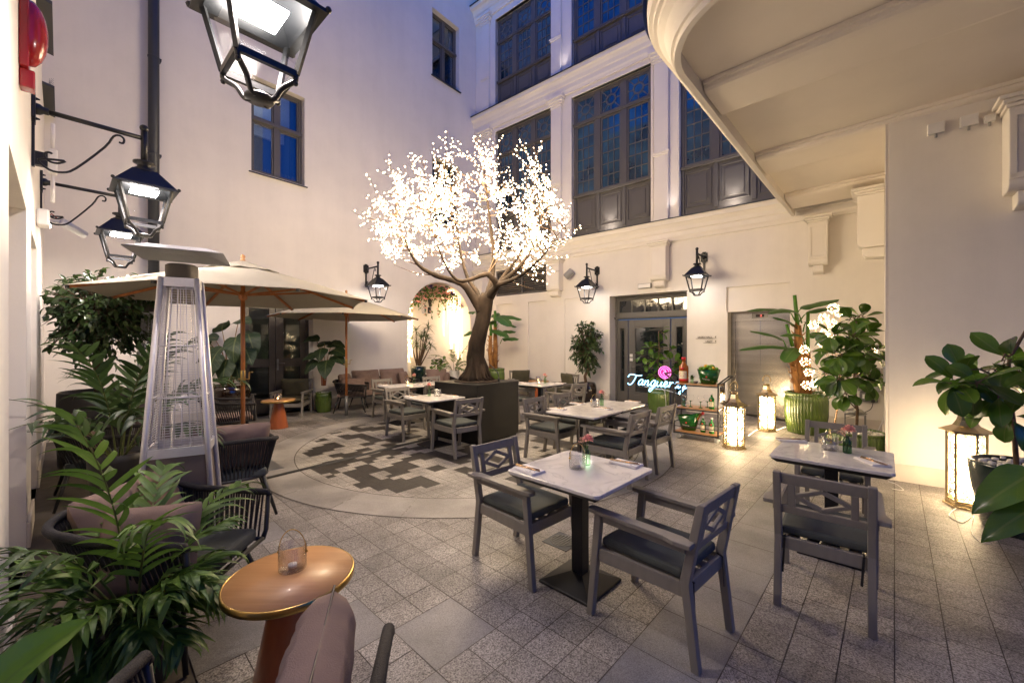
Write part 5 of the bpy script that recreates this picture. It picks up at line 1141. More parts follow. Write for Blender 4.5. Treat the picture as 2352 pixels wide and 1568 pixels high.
# strays that would hang through the facade or below the crown are dropped
X['treebr'] = mat('light_tree_branch', (.16, .10, .055), .7)
TK.build('trunk', 'bark', trt); BR.build('branch', 'treebr', trt); o = BU.build('bulbs', 'bulb', trt); o['kind'] = 'stuff'
print('bulbs', len(BU.v) // 6)
TL = [tuple(TRO + tp(u, v, dy)) for u, v, dy in ((1000, 520, -.3), (1200, 540, -.2), (1110, 450, 0), (1100, 580, -.6), (1100, 560, .7))]
TW = 42
# ================================================================== LAMPS, SIGNS, TROLLEY, TABLE SETTINGS
LANT, BRASS = [], []
def wall_lantern(label, Mx, sc=1., arm=.72, watt=30, scroll=True):
    t = thing('wall_lantern', label, 'wall lantern', group='wall lanterns', Mx=Mx @ M.Scale(sc, 4)); t['arm'] = arm; t['watt'] = watt
    k = MB(); c = .105
    k.prism([(-.075, .10), (-.04, .105), (-.04, .13), (.04, .13), (.04, .105), (.075, .10), (.075, -.10), (.04, -.105), (.04, -.13), (-.04, -.13), (-.04, -.105), (-.075, -.10)], -.025, -.002, 'y')
    k.bx(-.022, .022, -.02, -.002, -.5, -.12)
    for z in (.085, -.085): k.cyl((0, -.024, z), (0, -.05, z), .014, .006, 8)
    k.lathe([(.0, 0), (.05, 0), (.045, .03), (.03, .05), (.03, .08)], 14, T=M.Rotation(pi / 2, 4, 'X') @ M.Translation((0, 0, .02))); k.build('wall_plate', 'iron', t, .004)
    k = MB(); k.tube([(0, -.06, 0), (0, -arm, 0)], .021, 10); k.tube([(0, -arm, .07), (0, -arm, -.22)], .026, 10); k.ball((0, -arm, .10), .036, 12)
    p = [V((0, -.03, -.46))]
    # scroll brace
    if scroll:
        pts = [(0, -.10 + .062 * cos(a) * (1 - .09 * a), -.40 + .062 * sin(a) * (1 - .09 * a)) for a in [i * .35 for i in range(18, -1, -1)]]
        pts = [(0, -.115 + (.025 + .012 * i) * cos(2.2 + .42 * (14 - i)) * .5, -.37 + (.025 + .012 * i) * .5 * sin(2.2 + .42 * (14 - i))) for i in range(12)] + [(0, -.04, -.43), (0, -.10, -.50), (0, -.18, -.50), (0, -.26, -.44), (0, -arm * .62, -.18), (0, -arm * .70, -.06), (0, -arm * .76, -.035), (0, -arm * .80, -.06), (0, -arm * .79, -.10), (0, -arm * .75, -.10)]
        k.tube(smooth([V(q) for q in pts], 3), .0095, 7)
    k.build('bracket', 'iron', t, 0)
    T = M.Translation((0, -arm, 0)); k = MB()
    k.lathe([(.028, -.22), (.085, -.235), (.085, -.25), (.05, -.265), (.055, -.29), (.10, -.32), (.105, -.335)], 18, T=T)
    a0, a1, z0, z1 = .09, .225, -.33, -.505
    k.add([(s * a, q * a, z) for a, z in ((a0, z0), (a1, z1), (a1 + .012, z1), (a1 + .012, z1 - .018), (a1 - .03, z1 - .018)) for s, q in ((-1, -1), (1, -1), (1, 1), (-1, 1))], [(0, 1, 2, 3)] + [(i * 4 + j, i * 4 + 4 + j, i * 4 + 4 + (j + 1) % 4, i * 4 + (j + 1) % 4) for i in range(4) for j in range(4)], T=T)
    for s in (1, -1):
        for q in (1, -1): k.ball((s * (a1 + .01), q * (a1 + .01), z1), .016, 8, T=T)
    k.build('roof', 'iron', t)
    k = MB(); b0, b1, zb = a1 - .035, .125, -.83
    cs = [(-1, -1), (1, -1), (1, 1), (-1, 1)]
    for i, (s, q) in enumerate(cs):
        k.bar((s * b0, q * b0, z1 - .01), (s * b1, q * b1, zb), .022, .022, T=T, up=(s, q, 0)); s2, q2 = cs[(i + 1) % 4]; k.bar((s * b1, q * b1, zb), (s2 * b1, q2 * b1, zb), .022, .03, T=T)
        k.tube(smooth([V((s * b1 * .98, q * b1 * .98, zb - .01)), V((s * b1 * .95, q * b1 * .95, zb - .035)), V((s * b1 * .62, q * b1 * .62, zb - .07)), V((s * .052, q * .052, zb - .12)), V((s * .03, q * .03, zb - .125))], 4), .013, 7, T=T)
        k.ball((s * b1 * .98, q * b1 * .98, zb - .045), .013, 8, T=T)
    k.lathe([(0, zb - .137), (.062, zb - .135), (.066, zb - .125), (.062, zb - .115), (0, zb - .113)], 20, T=T); k.build('cage', 'iron', t)
    for i, (s, q) in enumerate(cs):
        s2, q2 = cs[(i + 1) % 4]; c0 = .93; MB().add([(s * b0 * c0, q * b0 * c0, z1 - .02), (s2 * b0 * c0, q2 * b0 * c0, z1 - .02), (s2 * b1 * c0, q2 * b1 * c0, zb), (s * b1 * c0, q * b1 * c0, zb)], [(0, 1, 2, 3)], T=T).build('pane', 'lglass', t)
    k = MB(); k.box((0, 0, z1 - .022), (.20, .20, .012), T=T); k.build('led_panel', 'led' if watt > 5 else 'led2', t); LANT.append(t); return t
def dpos(u, v):  # point on the lamp wall
    r = V(((u - CX) / F, 1, 0)); nn = V((.67, .742, 0)); Y = D0.dot(nn) / r.dot(nn); return Y
def onD(tt, z): return MD @ M.Translation((-tt, 0, z))
wall_lantern('black wall lantern cut off by the top edge, largest and nearest of the lit row', onD(7.24, 4.36), 1.27, .80, 13)
wall_lantern('black scroll-arm wall lantern glaring above the heater, middle of the lamp wall row', onD(4.30, 3.80), 1.08, .72, 11)
wall_lantern('black scroll-arm wall lantern behind the heater top, farthest of the lamp wall row', onD(2.05, 3.72), 1.05, .72, 11)
wall_lantern('black wall lantern on the plain wall between the parasol and the arch', MA @ M.Translation((5.977, 0, 3.64)), .98, .60, .8)
wall_lantern('black wall lantern on the facade above the slender ficus tree', MBW @ M.Translation((-5.416, 0, 3.63)), .98, .60, .8)
wall_lantern('black wall lantern on the facade beside the bar entrance, above the trolley', MBW @ M.Translation((-2.651, 0, 3.63)), .98, .60, .8)
# fittings on the lamp wall
s = thing('siren', 'red plastic alarm siren high on the lamp wall', 'alarm siren', Mx=onD(5.92, 3.62)); k = MB(); k.bx(-.09, .09, -.045, -.002, -.2, .28); k.bx(-.05, .05, -.07, -.002, -.32, -.2); k.build('base', 'redp', s, .008)
k = MB(); k.ball((0, -.045, .06), .2, 18, sc=(.45, .42, 1.1)); k.build('dome', 'redp', s)
s = thing('antenna_box', 'white wireless antenna box behind the middle lantern arm', 'antenna', Mx=onD(3.55, 3.55)); MB().bx(-.05, .05, -.16, -.09, -.12, .14).build('case', 'whitep', s, .015); MB().bx(-.04, .04, -.09, -.002, -.06, .08).build('mount', 'black', s)
for z0, z1 in ((.14, .42), (-.42, -.12)): MB().tube([(0, -.125, z0), (0, -.125, z1)], .017, 10).build('rod', 'whitep', s)
s = thing('cctv_camera', 'white bullet security camera below the far lantern arm', 'camera', Mx=onD(1.75, 3.28)); MB().cyl((0, -.18, .02), (.15, -.42, -.10), .055, None, 18).build('body', 'whitep', s, .01); MB().tube([(0, -.002, 0), (0, -.1, 0), (.03, -.2, .02)], .025, 8).build('bracket', 'whitep', s); MB().tube([(0, -.05, .05), (-.02, -.1, .1), (0, -.15, .05)], .008, 6).build('cable', 'redp', s)
s = thing('emergency_light', 'small white emergency light fixed beside the second doorway', 'emergency light', Mx=onD(3.20, 3.0)); MB().bx(-.12, .12, -.10, -.002, -.08, .10).build('case', 'whitep', s, .02); MB().cyl((.06, -.102, -.05), (.06, -.106, -.05), .02).build('lens', 'upled', s)
s = thing('exit_light', 'white emergency exit light above the bar entrance', 'emergency light', Mx=MBW @ M.Translation((-4.06, 0, 3.09))); MB().bx(-.17, .17, -.07, -.002, -.06, .06).build('case', 'greyp', s, .008); MB().bx(-.155, .155, -.078, -.071, -.048, .048).build('diffuser', 'whitep', s)
s = thing('speaker', 'grey cylindrical wall speaker left of the facade lantern', 'speaker', Mx=MBW @ M.Translation((-6.20, 0, 3.63))); MB().cyl((-.12, -.20, -.10), (.08, -.16, .07), .10, None, 24).build('body', 'greyp', s, .01); MB().tube([(0, -.002, .03), (.06, -.1, .03)], .02, 8).build('bracket', 'greyp', s)
for i, (x, lb) in enumerate(((.73, 'white sensor box on the side wall under the beam, leftmost of three'), (.98, 'white sensor box on the side wall under the beam, middle of three'), (1.13, 'small white sensor box under the beam nearest the corbel'))):
    s = thing('sensor_box', lb, 'sensor', group='sensor boxes under the beam', Mx=MC @ M.Translation((x, 0, 4.05 - (.03 if i == 2 else 0)))); r = .085 if i < 2 else .05
    MB().bx(-r * .8, r * .8, -.06, -.002, -r * .7, r * .7).build('case', 'whitep', s, .006); MB().tube([(0, -.03, -r * .7), (0, -.03, -r * .7 - .04)], .012, 8).build('probe', 'greyp', s)
s = thing('wall_socket_box', 'grey electrical cabinet with sockets and a black plug low on the facade', 'socket box', Mx=MBW @ M.Translation((.24, 0, .95)))
MB().bx(-.16, .16, -.12, -.002, -.22, .22).build('cabinet', 'greyp', s, .01); MB().bx(-.13, .13, -.08, -.002, -.42, -.24).build('socket', 'greymetal', s, .006); MB().bx(-.09, .04, -.088, -.081, -.36, -.28).build('faceplate', 'whitep', s); MB().bx(.03, .09, -.14, -.089, -.42, -.28).build('plug', 'black', s, .006)
MB().tube(smooth([V((.06, -.12, -.42)), V((.02, -.14, -.55)), V((-.15, -.16, -.66)), V((-.35, -.2, -.74))], 5), .006, 6).build('cable', 'black', s); MB().tube(smooth([V((.14, -.06, -.24)), V((.24, -.08, -.4)), V((.20, -.1, -.7)), V((.12, -.2, -.93))], 5), .007, 6).build('cable', 'whitep', s)
s = thing('wall_switch', 'small white wall switch right of the slender ficus', 'switch', Mx=MBW @ M.Translation((-5.22, 0, 1.35))); MB().bx(-.045, .045, -.012, -.001, -.07, .07).build('plate', 'whitep', s, .004)
# direction sign
s = thing('direction_sign', 'bronze lettering on the wall between bar entrance and lift', 'sign', Mx=MBW @ M.Translation((-2.62, -.008, 1.70)))
R90 = M.Rotation(pi / 2, 4, 'X')
k = MB(); k.bx(-.215, .225, -.006, 0, .035, .043); k.bx(-.045, .225, -.006, 0, -.065, -.057)
for z in (.043, -.057):
    k.bx(.219, .225, -.006, 0, z, z + .055); k.add([(.195, -.006, z + .03), (.2185, -.006, z + .05), (.2185, -.006, z + .02), (.195, 0, z + .03), (.2185, 0, z + .05), (.2185, 0, z + .02)], [(0, 1, 2), (3, 5, 4), (0, 3, 4, 1)])
k.build('underline', 'bronze', s)
text('SASKI HALL', .062, 'bronze', s, M.Translation((-.175, -.001, .050)) @ R90, .003, 'lettering', sp=1.02); text('LISZT', .062, 'bronze', s, M.Translation((0., -.001, -.050)) @ R90, .003, 'lettering')
# neon sign, standing in the pot before the door
nz = V((3.30, 9.40, 0)); ns_ = thing('neon_sign', 'blue neon script sign with a round pink disc above the fluted green pot', 'neon sign', Mx=frame(-DB, DA, (3.02, 9.02, 0)))
LET = {'T': [[(-.9, .75), (-.6, 1.05), (.3, .95), (.8, 1.0)], [(.15, .98), (0, .5), (-.25, .05), (-.5, -.05), (-.75, .1)]], 'a': [[(.55, .5), (.3, .58), (.05, .3), (.12, .02), (.35, .05), (.55, .45), (.5, .1), (.62, .0), (.8, .15)]], 'n': [[(0, .5), (.1, .4), (.05, 0), (.12, .3), (.35, .52), (.45, .35), (.42, .05), (.55, 0), (.72, .15)]],
       'q': [[(.55, .5), (.3, .58), (.05, .3), (.12, .02), (.35, .05), (.55, .48), (.42, -.2), (.2, -.55), (0, -.5), (.15, -.25), (.5, -.1), (.75, .15)]], 'u': [[(.02, .5), (0, .15), (.15, 0), (.4, .15), (.5, .5), (.48, .1), (.6, 0), (.78, .15)]], 'e': [[(.0, .2), (.35, .3), (.35, .52), (.15, .5), (.05, .2), (.2, 0), (.45, .05), (.6, .2)]], 'r': [[(0, .45), (.1, .5), (.06, 0), (.15, .35), (.35, .52), (.45, .45)]], 'y': [[(.02, .5), (.05, .2), (.2, .05), (.4, .2), (.5, .5), (.4, -.1), (.2, -.5), (0, -.45), (.2, -.2), (.7, .1)]]}
k = MB(); x = 0; sc = .185; u0 = -.34
for ch in 'Tanqueray':
    for stx in LET[ch]:
        pts = [V((u0 + (x + px + py * .28) * sc, -.01, .70 + py * sc * 1.15 - .02 * (x * sc))) for px, py in stx]; k.tube(smooth(pts, 5), .0115, 7)
    x += {'T': .55, 'e': .62, 'r': .55}.get(ch, .76)
k.build('neon_script', 'neonb', ns_)
k = MB(); k.lathe([(.135, -.012), (.135, .006), (0, .006)], 40, T=M.Translation((.36, .03, 1.0)) @ M.Rotation(-pi / 2, 4, 'X') @ M.Rotation(pi, 4, 'X')); k.build('disc', 'neonp', ns_)
k = MB()
for rr in (.132, .088): k.tube([(.36 + rr * cos(2 * pi * i / 36), -.002, 1.0 + rr * sin(2 * pi * i / 36)) for i in range(37)], .0045, 6)
k.tube(smooth([V((.36 + a * .06, -.004, 1.0 + b * .06)) for a, b in ((-.6, .7), (.0, .9), (.4, .5), (-.2, .1), (-.6, -.4), (-.1, -.8), (.5, -.5), (.6, .1), (.2, .15))], 5), .006, 6)
for i in range(24): a = 2 * pi * i / 24; k.bar((.36 + .10 * cos(a), -.004, 1. + .10 * sin(a)), (.36 + .118 * cos(a), -.004, 1. + .118 * sin(a)), .006, .004)
k.build('disc_tubes', 'neonl', ns_)
k = MB(); k.tube([(.36, .02, .55), (.36, .02, .9)], .006, 6); k.tube([(-.1, .02, .66), (.36, .03, .62), (.8, .02, .52)], .005, 6); k.tube(smooth([V((.28, .0, .66)), V((.40, -.12, .60)), V((.44, -.16, .40)), V((.46, -.2, .1)), V((.5, -.2, .01))], 5), .004, 5); k.build('support', 'whitep', ns_)
# drinks trolley
tx = V((.752, -.66, 0)); ty = V((.66, .752, 0)); TRM = frame(tx, ty, (2.80, 7.03, 0)); TW_, TD = .70, .36
tr2 = thing('drinks_trolley', 'black-framed drinks trolley with three oak shelves and grey castors', 'trolley', Mx=TRM)
k = MB(); b = .022
for x in (0, TW_):
    for y in (0, TD): k.bx(x - b / 2, x + b / 2, y - b / 2, y + b / 2, .085, .97)
for x, s in ((0, -1), (TW_, 1)):
    for y in (0, TD): k.bar((x, y, .965), (x + s * .16, y, 1.10), b, b, up=(0, 1, 0))
    k.bar((x + s * .16, -b / 2, 1.10), (x + s * .16, TD + b / 2, 1.10), b, b); k.bar((x, 0, .28), (x, TD, .28), .014, .014); k.bar((x, 0, .96), (x, TD, .96), .018, .018)
    k.tube([(x, .01, .3), (x, TD - .01, .52)], .004, 5); k.tube([(x, TD - .01, .3), (x, .01, .52)], .004, 5)
for y in (0, TD): k.bar((0, y, .215), (TW_, y, .215), .014, .014)
for z in (.115, .52, .925):
    for y in (.0, TD): k.bx(b / 2, TW_ - b / 2, y - .009, y + .009, z - .022, z - .002)
k.build('frame', 'black', tr2, .002)
for z in (.115, .52, .925): MB().bx(.012, TW_ - .012, .010, TD - .010, z, z + .02).build('shelf', 'shelfwood', tr2, .002)
for x in (.04, TW_ - .04):
    for y in (.02, TD - .02):
        k = MB(); k.cyl((x + .02, y - .014, .042), (x + .02, y + .014, .042), .042, None, 18); k.bx(x - .02, x + .02, y - .022, y + .022, .075, .095); k.bar((x, y + .02, .08), (x + .02, y + .02, .04), .004, .03); k.bar((x, y - .02, .08), (x + .02, y - .02, .04), .004, .03); k.build('castor', 'greyp', tr2, .004)
pm = thing('trolley_placard', 'dark mirrored placard with white lettering hanging on the end of the drinks trolley', 'placard', Mx=TRM @ M.Translation((TW_ + .014, TD / 2, .80)))
MB().bx(0, .006, -.14, .14, -.12, .12).build('panel', 'dpane', pm); text('regale', .085, 'whitep', pm, M.Translation((.0075, -.11, -.06)) @ M.Rotation(pi / 2, 4, 'Z') @ R90, .001)
def tl(x, y, z): return tuple(TRM @ V((x, y, z)))
def bottle(name, label, loc, h, r, body, cap, lab, T=None, sq=1., group=None, capm='whitep', seal=True):
    t = thing(name, label, 'bottle', loc, ang(tx), group)
    if T is not None: t.matrix_world = M.Translation(V(loc)) @ T
    k = MB(); k.lathe([(r * .9, 0), (r, .01), (r, h * .58), (r * .96, h * .64), (r * .55, h * .74), (r * .36, h * .80), (r * .36, h * .90), (r * .42, h * .905), (r * .42, h * .92), (0, h * .921)], 28); k.build('glass_body', body, t)
    k = MB(); k.lathe([(r * .44, h * .90), (r * .44, h), (0, h)], 20); k.build('cap', capm, t)
    k = MB(); n = 14; vs = []
    for z in (h * .16, h * .46):
        for i in range(n + 1): a = -pi / 2 - .9 + 1.8 * i / n; vs.append(((r + .0015) * cos(a), (r + .0015) * sin(a), z))
    k.add(vs, [(i, i + 1, n + 2 + i, n + 1 + i) for i in range(n)], 0, True); k.build('label', 'label', t)
    k = MB(); k.lathe([(0, 0), (r * .3, 0), (r * .3, .004), (0, .004)], 14, T=M.Translation((0, -r * .97, h * .56)) @ M.Rotation(pi / 2, 4, 'X')); k.build('seal', 'redcap', t)
    if lab:
        k = MB()
        for j, w_ in enumerate(lab): 
            z = h * (.40 - .06 * j); k.bar((-r * w_, -r - .0035 + r * w_ * w_ * .3, z), (r * w_, -r - .0035 + r * w_ * w_ * .3, z), .001, h * .018)
        k.build('print', 'redcap' if body == 'amber' else 'bronze', t)
    return t
ot = bottle('spirit_bottle', 'oversized amber spirit bottle with red cap on the top trolley shelf', tl(.115, .14, .9455), .44, .078, 'amber', 'redcap', (.5, .7, .4), capm='redcap')
k = MB(); k.lathe([(.0788, .035), (.0795, .04), (.0795, .075), (.0788, .08)], 28); k.build('band', 'redcap', ot)
bottle('gin_bottle', 'green bottle standing at the right end of the middle trolley shelf', tl(.575, .10, .5405), .265, .043, 'gbottle', 'whitep', (.5, .6), group='green bottles on the trolley')
bottle('gin_bottle', 'green bottle on the bottom trolley shelf next to the ice bucket', tl(.435, .12, .1355), .265, .043, 'gbottle', 'whitep', (.5, .6), group='green bottles on the trolley')
bottle('gin_bottle', 'green bottle on the bottom trolley shelf, nearer the lantern end', tl(.575, .10, .1355), .265, .043, 'gbottle', 'whitep', (.5, .6), group='green bottles on the trolley')
def bucket(name, label, loc, h, r, tilt=0):
    t = thing(name, label, 'bucket', loc, ang(tx)); n = 32
    k = MB(); vs = []; fs = []
    for j, (f, z) in enumerate(((.62, 0), (.80, .45), (1., 1.), (.96, 1.), (.76, .45), (.58, .04))):
        for i in range(n): a = 2 * pi * i / n; zz = z * h * (1 + (tilt * cos(a) * .14 + .10 * abs(cos(a)) if z == 1. else 0)); vs.append((r * f * cos(a) * 1.25, r * f * sin(a), zz))
    for j in range(5):
        for i in range(n): fs.append((j * n + i, j * n + (i + 1) % n, (j + 1) * n + (i + 1) % n, (j + 1) * n + i))
    fs.append(tuple(range(n - 1, -1, -1))); fs.append(tuple(5 * n + i for i in range(n))); k.add(vs, fs, 0, True); k.build('shell', 'gbucket', t)
    k = MB(); k.lathe([(0, 0), (.014, 0), (.014, .003), (0, .003)], 12, T=M.Translation((0, -r * .86, h * .55)) @ M.Rotation(pi / 2 + .2, 4, 'X')); k.build('seal', 'redcap', t)
    o = text('Tanqueray', .028, 'whitep', t, M.Translation((-.07, -r * .83 - .004, h * .38)) @ M.Rotation(pi / 2 + .2, 4, 'X') @ M(((1, .3, 0, 0), (0, 1, 0, 0), (0, 0, 1, 0), (0, 0, 0, 1))), .0008, 'lettering'); return t
bucket('fruit_bucket', 'green bucket heaped with limes and lemons on the top trolley shelf', tl(.51, .17, .9455), .225, .145)
fr_ = [(x * .052, y * .05, z) for z, rng in ((1.175, 1.), (1.14, 2.)) for x in (-2, -1, 0, 1, 2) for y in (-1, 0, 1)]
R2 = random.Random(3); R2.shuffle(fr_)
cf = V(tl(.51, .17, 0))
for i in range(15):
    a = i * 2.4; rr = .034 + .09 * sqrt(i / 15); z = .9455 + .225 + .045 - rr * .15 + (.03 if i < 4 else 0); le = i in (1, 5, 9)
    p = cf + (tx * cos(a) * 1.15 + ty * sin(a) * .85) * rr; p.z = z
    t = MB(); t.ball((0, 0, 0), .03 if not le else .033, 12, sc=(1.2, 1, 1)); t.ball((.036, 0, 0), .007, 6); o = t.build('lemon' if le else 'lime', 'lemon' if le else 'lime'); o.location = p; o.rotation_euler = (R2.random() * .8, R2.random() * .8, R2.random() * 6)
    tag(o, 'yellow lemon among the limes in the green trolley bucket' if le else 'green lime heaped in the green trolley bucket', 'lemon' if le else 'lime', 'lemons in the bucket' if le else 'limes in the bucket')
# filling lower in the bucket
t = MB()
for i in range(26): a = i * 2.4; rr = .10 * sqrt(i / 26); t.ball((cos(a) * rr * 1.2, sin(a) * rr * .9, .05 + .05 * (i % 3)), .03, 10, sc=(1.15, 1, 1))
o = t.build('lime_filling', 'lime'); o.location = cf + V((0, 0, .9455)); o.rotation_euler = (0, 0, ang(tx)); tag(o, 'mass of limes filling the lower part of the green bucket', 'limes', kind='stuff')
bucket('ice_bucket', 'empty-looking green ice bucket on the bottom trolley shelf with a bottle leaning out', tl(.185, .17, .1355), .25, .15, 1)
bottle('spirit_bottle', 'amber bottle with red cap leaning out of the green ice bucket', tl(.12, .16, .21), .40, .055, 'amber', 'redcap', (.5, .6), T=M.Rotation(ang(tx), 4, 'Z') @ M.Rotation(rad(52), 4, 'Y'), capm='redcap')
for i, x in enumerate((.25, .40)):
    t = thing('mint_glass', ('glass of fresh mint on the top trolley shelf beside the amber bottle', 'glass of feathery herbs on the top trolley shelf beside the fruit bucket')[i], 'glass', tl(x, .15, .9455), 0, 'herb glasses on the trolley')
    k = MB(); k.lathe([(.028, 0), (.03, .005), (.026, .03), (.022, .05), (.027, .075)], 18); k.build('tumbler', 'vase', t); lf = MB()
    for q in range(46 if i == 0 else 80): a = q * 2.4; el = R.uniform(.1, 1.3); lf.blade((0, 0, .055 + R.random() * .05), (cos(a) * cos(el), sin(a) * cos(el), sin(el)), (0, 0, 1), .055 if i == 0 else .07, .026 if i == 0 else .006, 'oval', .5, n=3)
    lf.build('herbs', 'areca', t)
t = thing('nut_bowl', 'small metal bowl between the herb glasses on the trolley', 'bowl', tl(.325, .10, .9455)); MB().lathe([(.022, 0), (.038, .025), (.042, .042), (.039, .042), (.02, .008), (0, .008)], 22).build('bowl', 'greymetal', t)
for i, (x, y) in enumerate(((.07, .24), (.13, .14), (.235, .12), (.40, .11), (.475, .22))):
    t = thing('gin_goblet', ('balloon glass with green stem at the neon end of the middle trolley shelf', 'second balloon glass from the neon end of the trolley, partly behind its neighbour', 'balloon glass with green stem third from the neon end of the trolley', 'balloon glass with green stem right of the middle gap on the trolley', 'balloon glass with green stem next to the green bottle on the middle shelf')[i], 'glass', tl(x, y, .5405), 0, 'balloon glasses on the trolley')
    MB().lathe([(.030, .105), (.048, .125), (.056, .155), (.054, .18), (.046, .205)], 24).build('bowl', 'glass', t); MB().lathe([(.036, 0), (.034, .005), (.006, .014), (.005, .08), (.012, .098), (.03, .105)], 20).build('stem', 'gbottle', t)
# brass lanterns
def brass_lantern(label, loc, sc=1., rz=0., n=6, rk=1.):
    t = thing('brass_lantern', label, 'lantern', loc, rz, 'brass fairy-light lanterns'); t['sc'] = sc; r, h = .145 * sc * rk, .67 * sc
    def hexa(rr): return [(rr * cos(2 * pi * i / n), rr * sin(2 * pi * i / n)) for i in range(n)]
    k = MB(); k.prism(hexa(r + .03 * sc), 0, .02 * sc); k.prism(hexa(r + .012 * sc), .0205 * sc, .045 * sc); k.build('base', 'palebrass', t, .002)
    k = MB(); hp = hexa(r)
    for i in range(n):
        k.bar((*hp[i], .045 * sc), (*hp[i], h), .02 * sc, .02 * sc, up=(hp[i][0], hp[i][1], 0)); a, b_ = V((*hp[i], 0)), V((*hp[(i + 1) % n], 0))
        for z in (.055 * sc, h - .01 * sc): k.bar(a.lerp(b_, .04) + V((0, 0, z)), a.lerp(b_, .96) + V((0, 0, z)), .012 * sc, .018 * sc)
    k.build('frame', 'palebrass', t, .002)
    for i in range(n): a, b_ = V((*hp[i], 0)), V((*hp[(i + 1) % n], 0)); MB().add([a * .97 + V((0, 0, .06 * sc)), b_ * .97 + V((0, 0, .06 * sc)), b_ * .97 + V((0, 0, h - .02 * sc)), a * .97 + V((0, 0, h - .02 * sc))], [(0, 1, 2, 3)]).build('pane', 'glass', t)
    k = MB(); k.prism(hexa(r + .055 * sc), h, h + .008 * sc); vs = []; pr = [(r + .05 * sc, h + .0085 * sc), (r * .72, h + .05 * sc), (r * .50, h + .10 * sc), (r * .38, h + .165 * sc)]
    k.lathe(pr, 6, sm=False); k.lathe([(r * .34, h + .166 * sc), (r * .33, h + .185 * sc), (r * .42, h + .19 * sc), (r * .42, h + .2 * sc), (0, h + .21 * sc)], 20); k.build('roof', 'palebrass', t)
    k = MB(); z0 = h + .2 * sc; pts = [(.075 * sc * cos(a), 0, z0 + .075 * sc + .085 * sc * sin(a)) for a in [pi * (-.12 + 1.24 * i / 18) for i in range(19)]]; k.tube(pts, .0085 * sc, 8); k.build('handle', 'palebrass', t)
    w = MB(); q = V((0, 0, .08 * sc)); pts = []
    for i in range(330): a = R.random() * 6.28; rr = r * .80 * R.random() ** .6; pts.append(V((rr * cos(a), rr * sin(a), .07 * sc + (h - .12 * sc) * i / 330 + R.uniform(-.03, .03) * sc)))
    w.tube(pts, .0012, 3, cap=False); w.build('wire', 'palebrass', t)
    f = MB()
    for i in range(int(620)): a = R.random() * 6.28; rr = r * .84 * sqrt(R.random()); f.octa((rr * cos(a), rr * sin(a), .07 * sc + (h - .12 * sc) * R.random()), .0052 * sc)
    o = f.build('fairy_lights', 'fairy', t); o['kind'] = 'stuff'; BRASS.append(t); return t
brass_lantern('hexagonal brass lantern full of fairy lights right of the drinks trolley', (3.45, 6.33, 0), 1.0, rad(20))
brass_lantern('hexagonal brass lantern full of fairy lights in front of the lift door', (4.74, 7.58, 0), 1.0, rad(5))
brass_lantern('tallest brass lantern with fairy lights beside the teal pot at the right edge', (4.52, 4.05, 0), 1.12, rad(12), rk=.82)
t = thing('glass_lantern', 'unlit silver glass lantern behind the big fluted pot by the wall', 'lantern', (5.35, 6.35, 0), rad(-39))
k = MB(); 
for sx in (-.12, .12):
    for sy in (-.12, .12): k.bx(sx - .008, sx + .008, sy - .008, sy + .008, 0, .52)
k.bx(-.13, .13, -.13, .13, .52, .535); k.bx(-.13, .13, -.13, .13, 0, .02); k.lathe([(.15, .536), (.08, .60), (.03, .62)], 4); k.build('frame', 'greymetal', t)
for s in (1, -1): MB().bx(-.11, .11, s * .118 - .002, s * .118 + .002, .02, .52).build('pane', 'glass', t); MB().bx(s * .118 - .002, s * .118 + .002, -.11, .11, .02, .52).build('pane', 'glass', t)
# allium light branch
lo = V((4.98, 6.35, 0)); t = thing('light_branch', 'gold branch of starburst fairy lights woven through the banana and rubber plants', 'light branch', lo); st, bu = MB(), MB(); c = lambda x, y: (1607.8 + .2563 * x, 631.6 + .2563 * y)
base = V((.0, 0, .05)); hub = at(*c(1265, 1000), 6.4) - lo; st.tube([base, hub], .012, 6)
for x, y in ((1195, 295), (1255, 340), (1105, 385), (1015, 450), (1180, 435), (1120, 515), (1100, 605), (935, 665), (940, 775), (980, 870), (1030, 975), (955, 985), (1160, 1030), (1490, 1000), (1540, 690), (1270, 790), (1360, 840), (1440, 865), (1210, 810), (1150, 560), (1400, 720)):
    p = at(*c(x, y), 6.4 + R.uniform(-.25, .25)) - lo; st.tube([hub, hub.lerp(p, .6) + rv(.03), p], .0035, 5)
    for i in range(20):
        a = i * 2.4; el = math.asin(1 - 2 * (i + .5) / 20); q = p + V((cos(a) * cos(el), sin(a) * cos(el), sin(el))) * R.uniform(.055, .075); st.tube([p, q], .0012, 3, cap=False); bu.octa(q, .0062)
st.build('stem', 'gold', t); o = bu.build('lights', 'allium', t); o['kind'] = 'stuff'
# arch: curtain lights and flower garland
t = thing('curtain_lights', 'curtain of warm fairy-light strands hanging at both sides of the arched niche', 'fairy lights', Mx=MA); st, bu = MB(), MB()
def arcz(a): return AZ + sqrt(max(0, (AR - .04) ** 2 - (a - AC) ** 2))
for i in range(34):
    a = R.choice((R.uniform(7.42, 7.68), R.uniform(9.15, 9.86), R.uniform(9.2, 9.6), R.uniform(7.4, 7.6))); y = R.uniform(.06, .58); zt = arcz(a); zb = max(1.05, zt - R.uniform(1.0, 2.1))
    st.tube([(a, y, zt), (a + .01, y, zb)], .0015, 3, cap=False); z = zt
    while z > zb: bu.octa((a + R.uniform(-.012, .012), y + R.uniform(-.012, .012), z), .0105); z -= .062
st.build('strand', 'gold', t); o = bu.build('lights', 'fairyw', t); o['kind'] = 'stuff'
t = thing('flower_garland', 'garland of pink, violet and blue artificial flowers hanging from the top of the arched niche', 'flower garland', Mx=MA); lf, vi = MB(), MB(); fl = [MB() for _ in range(4)]
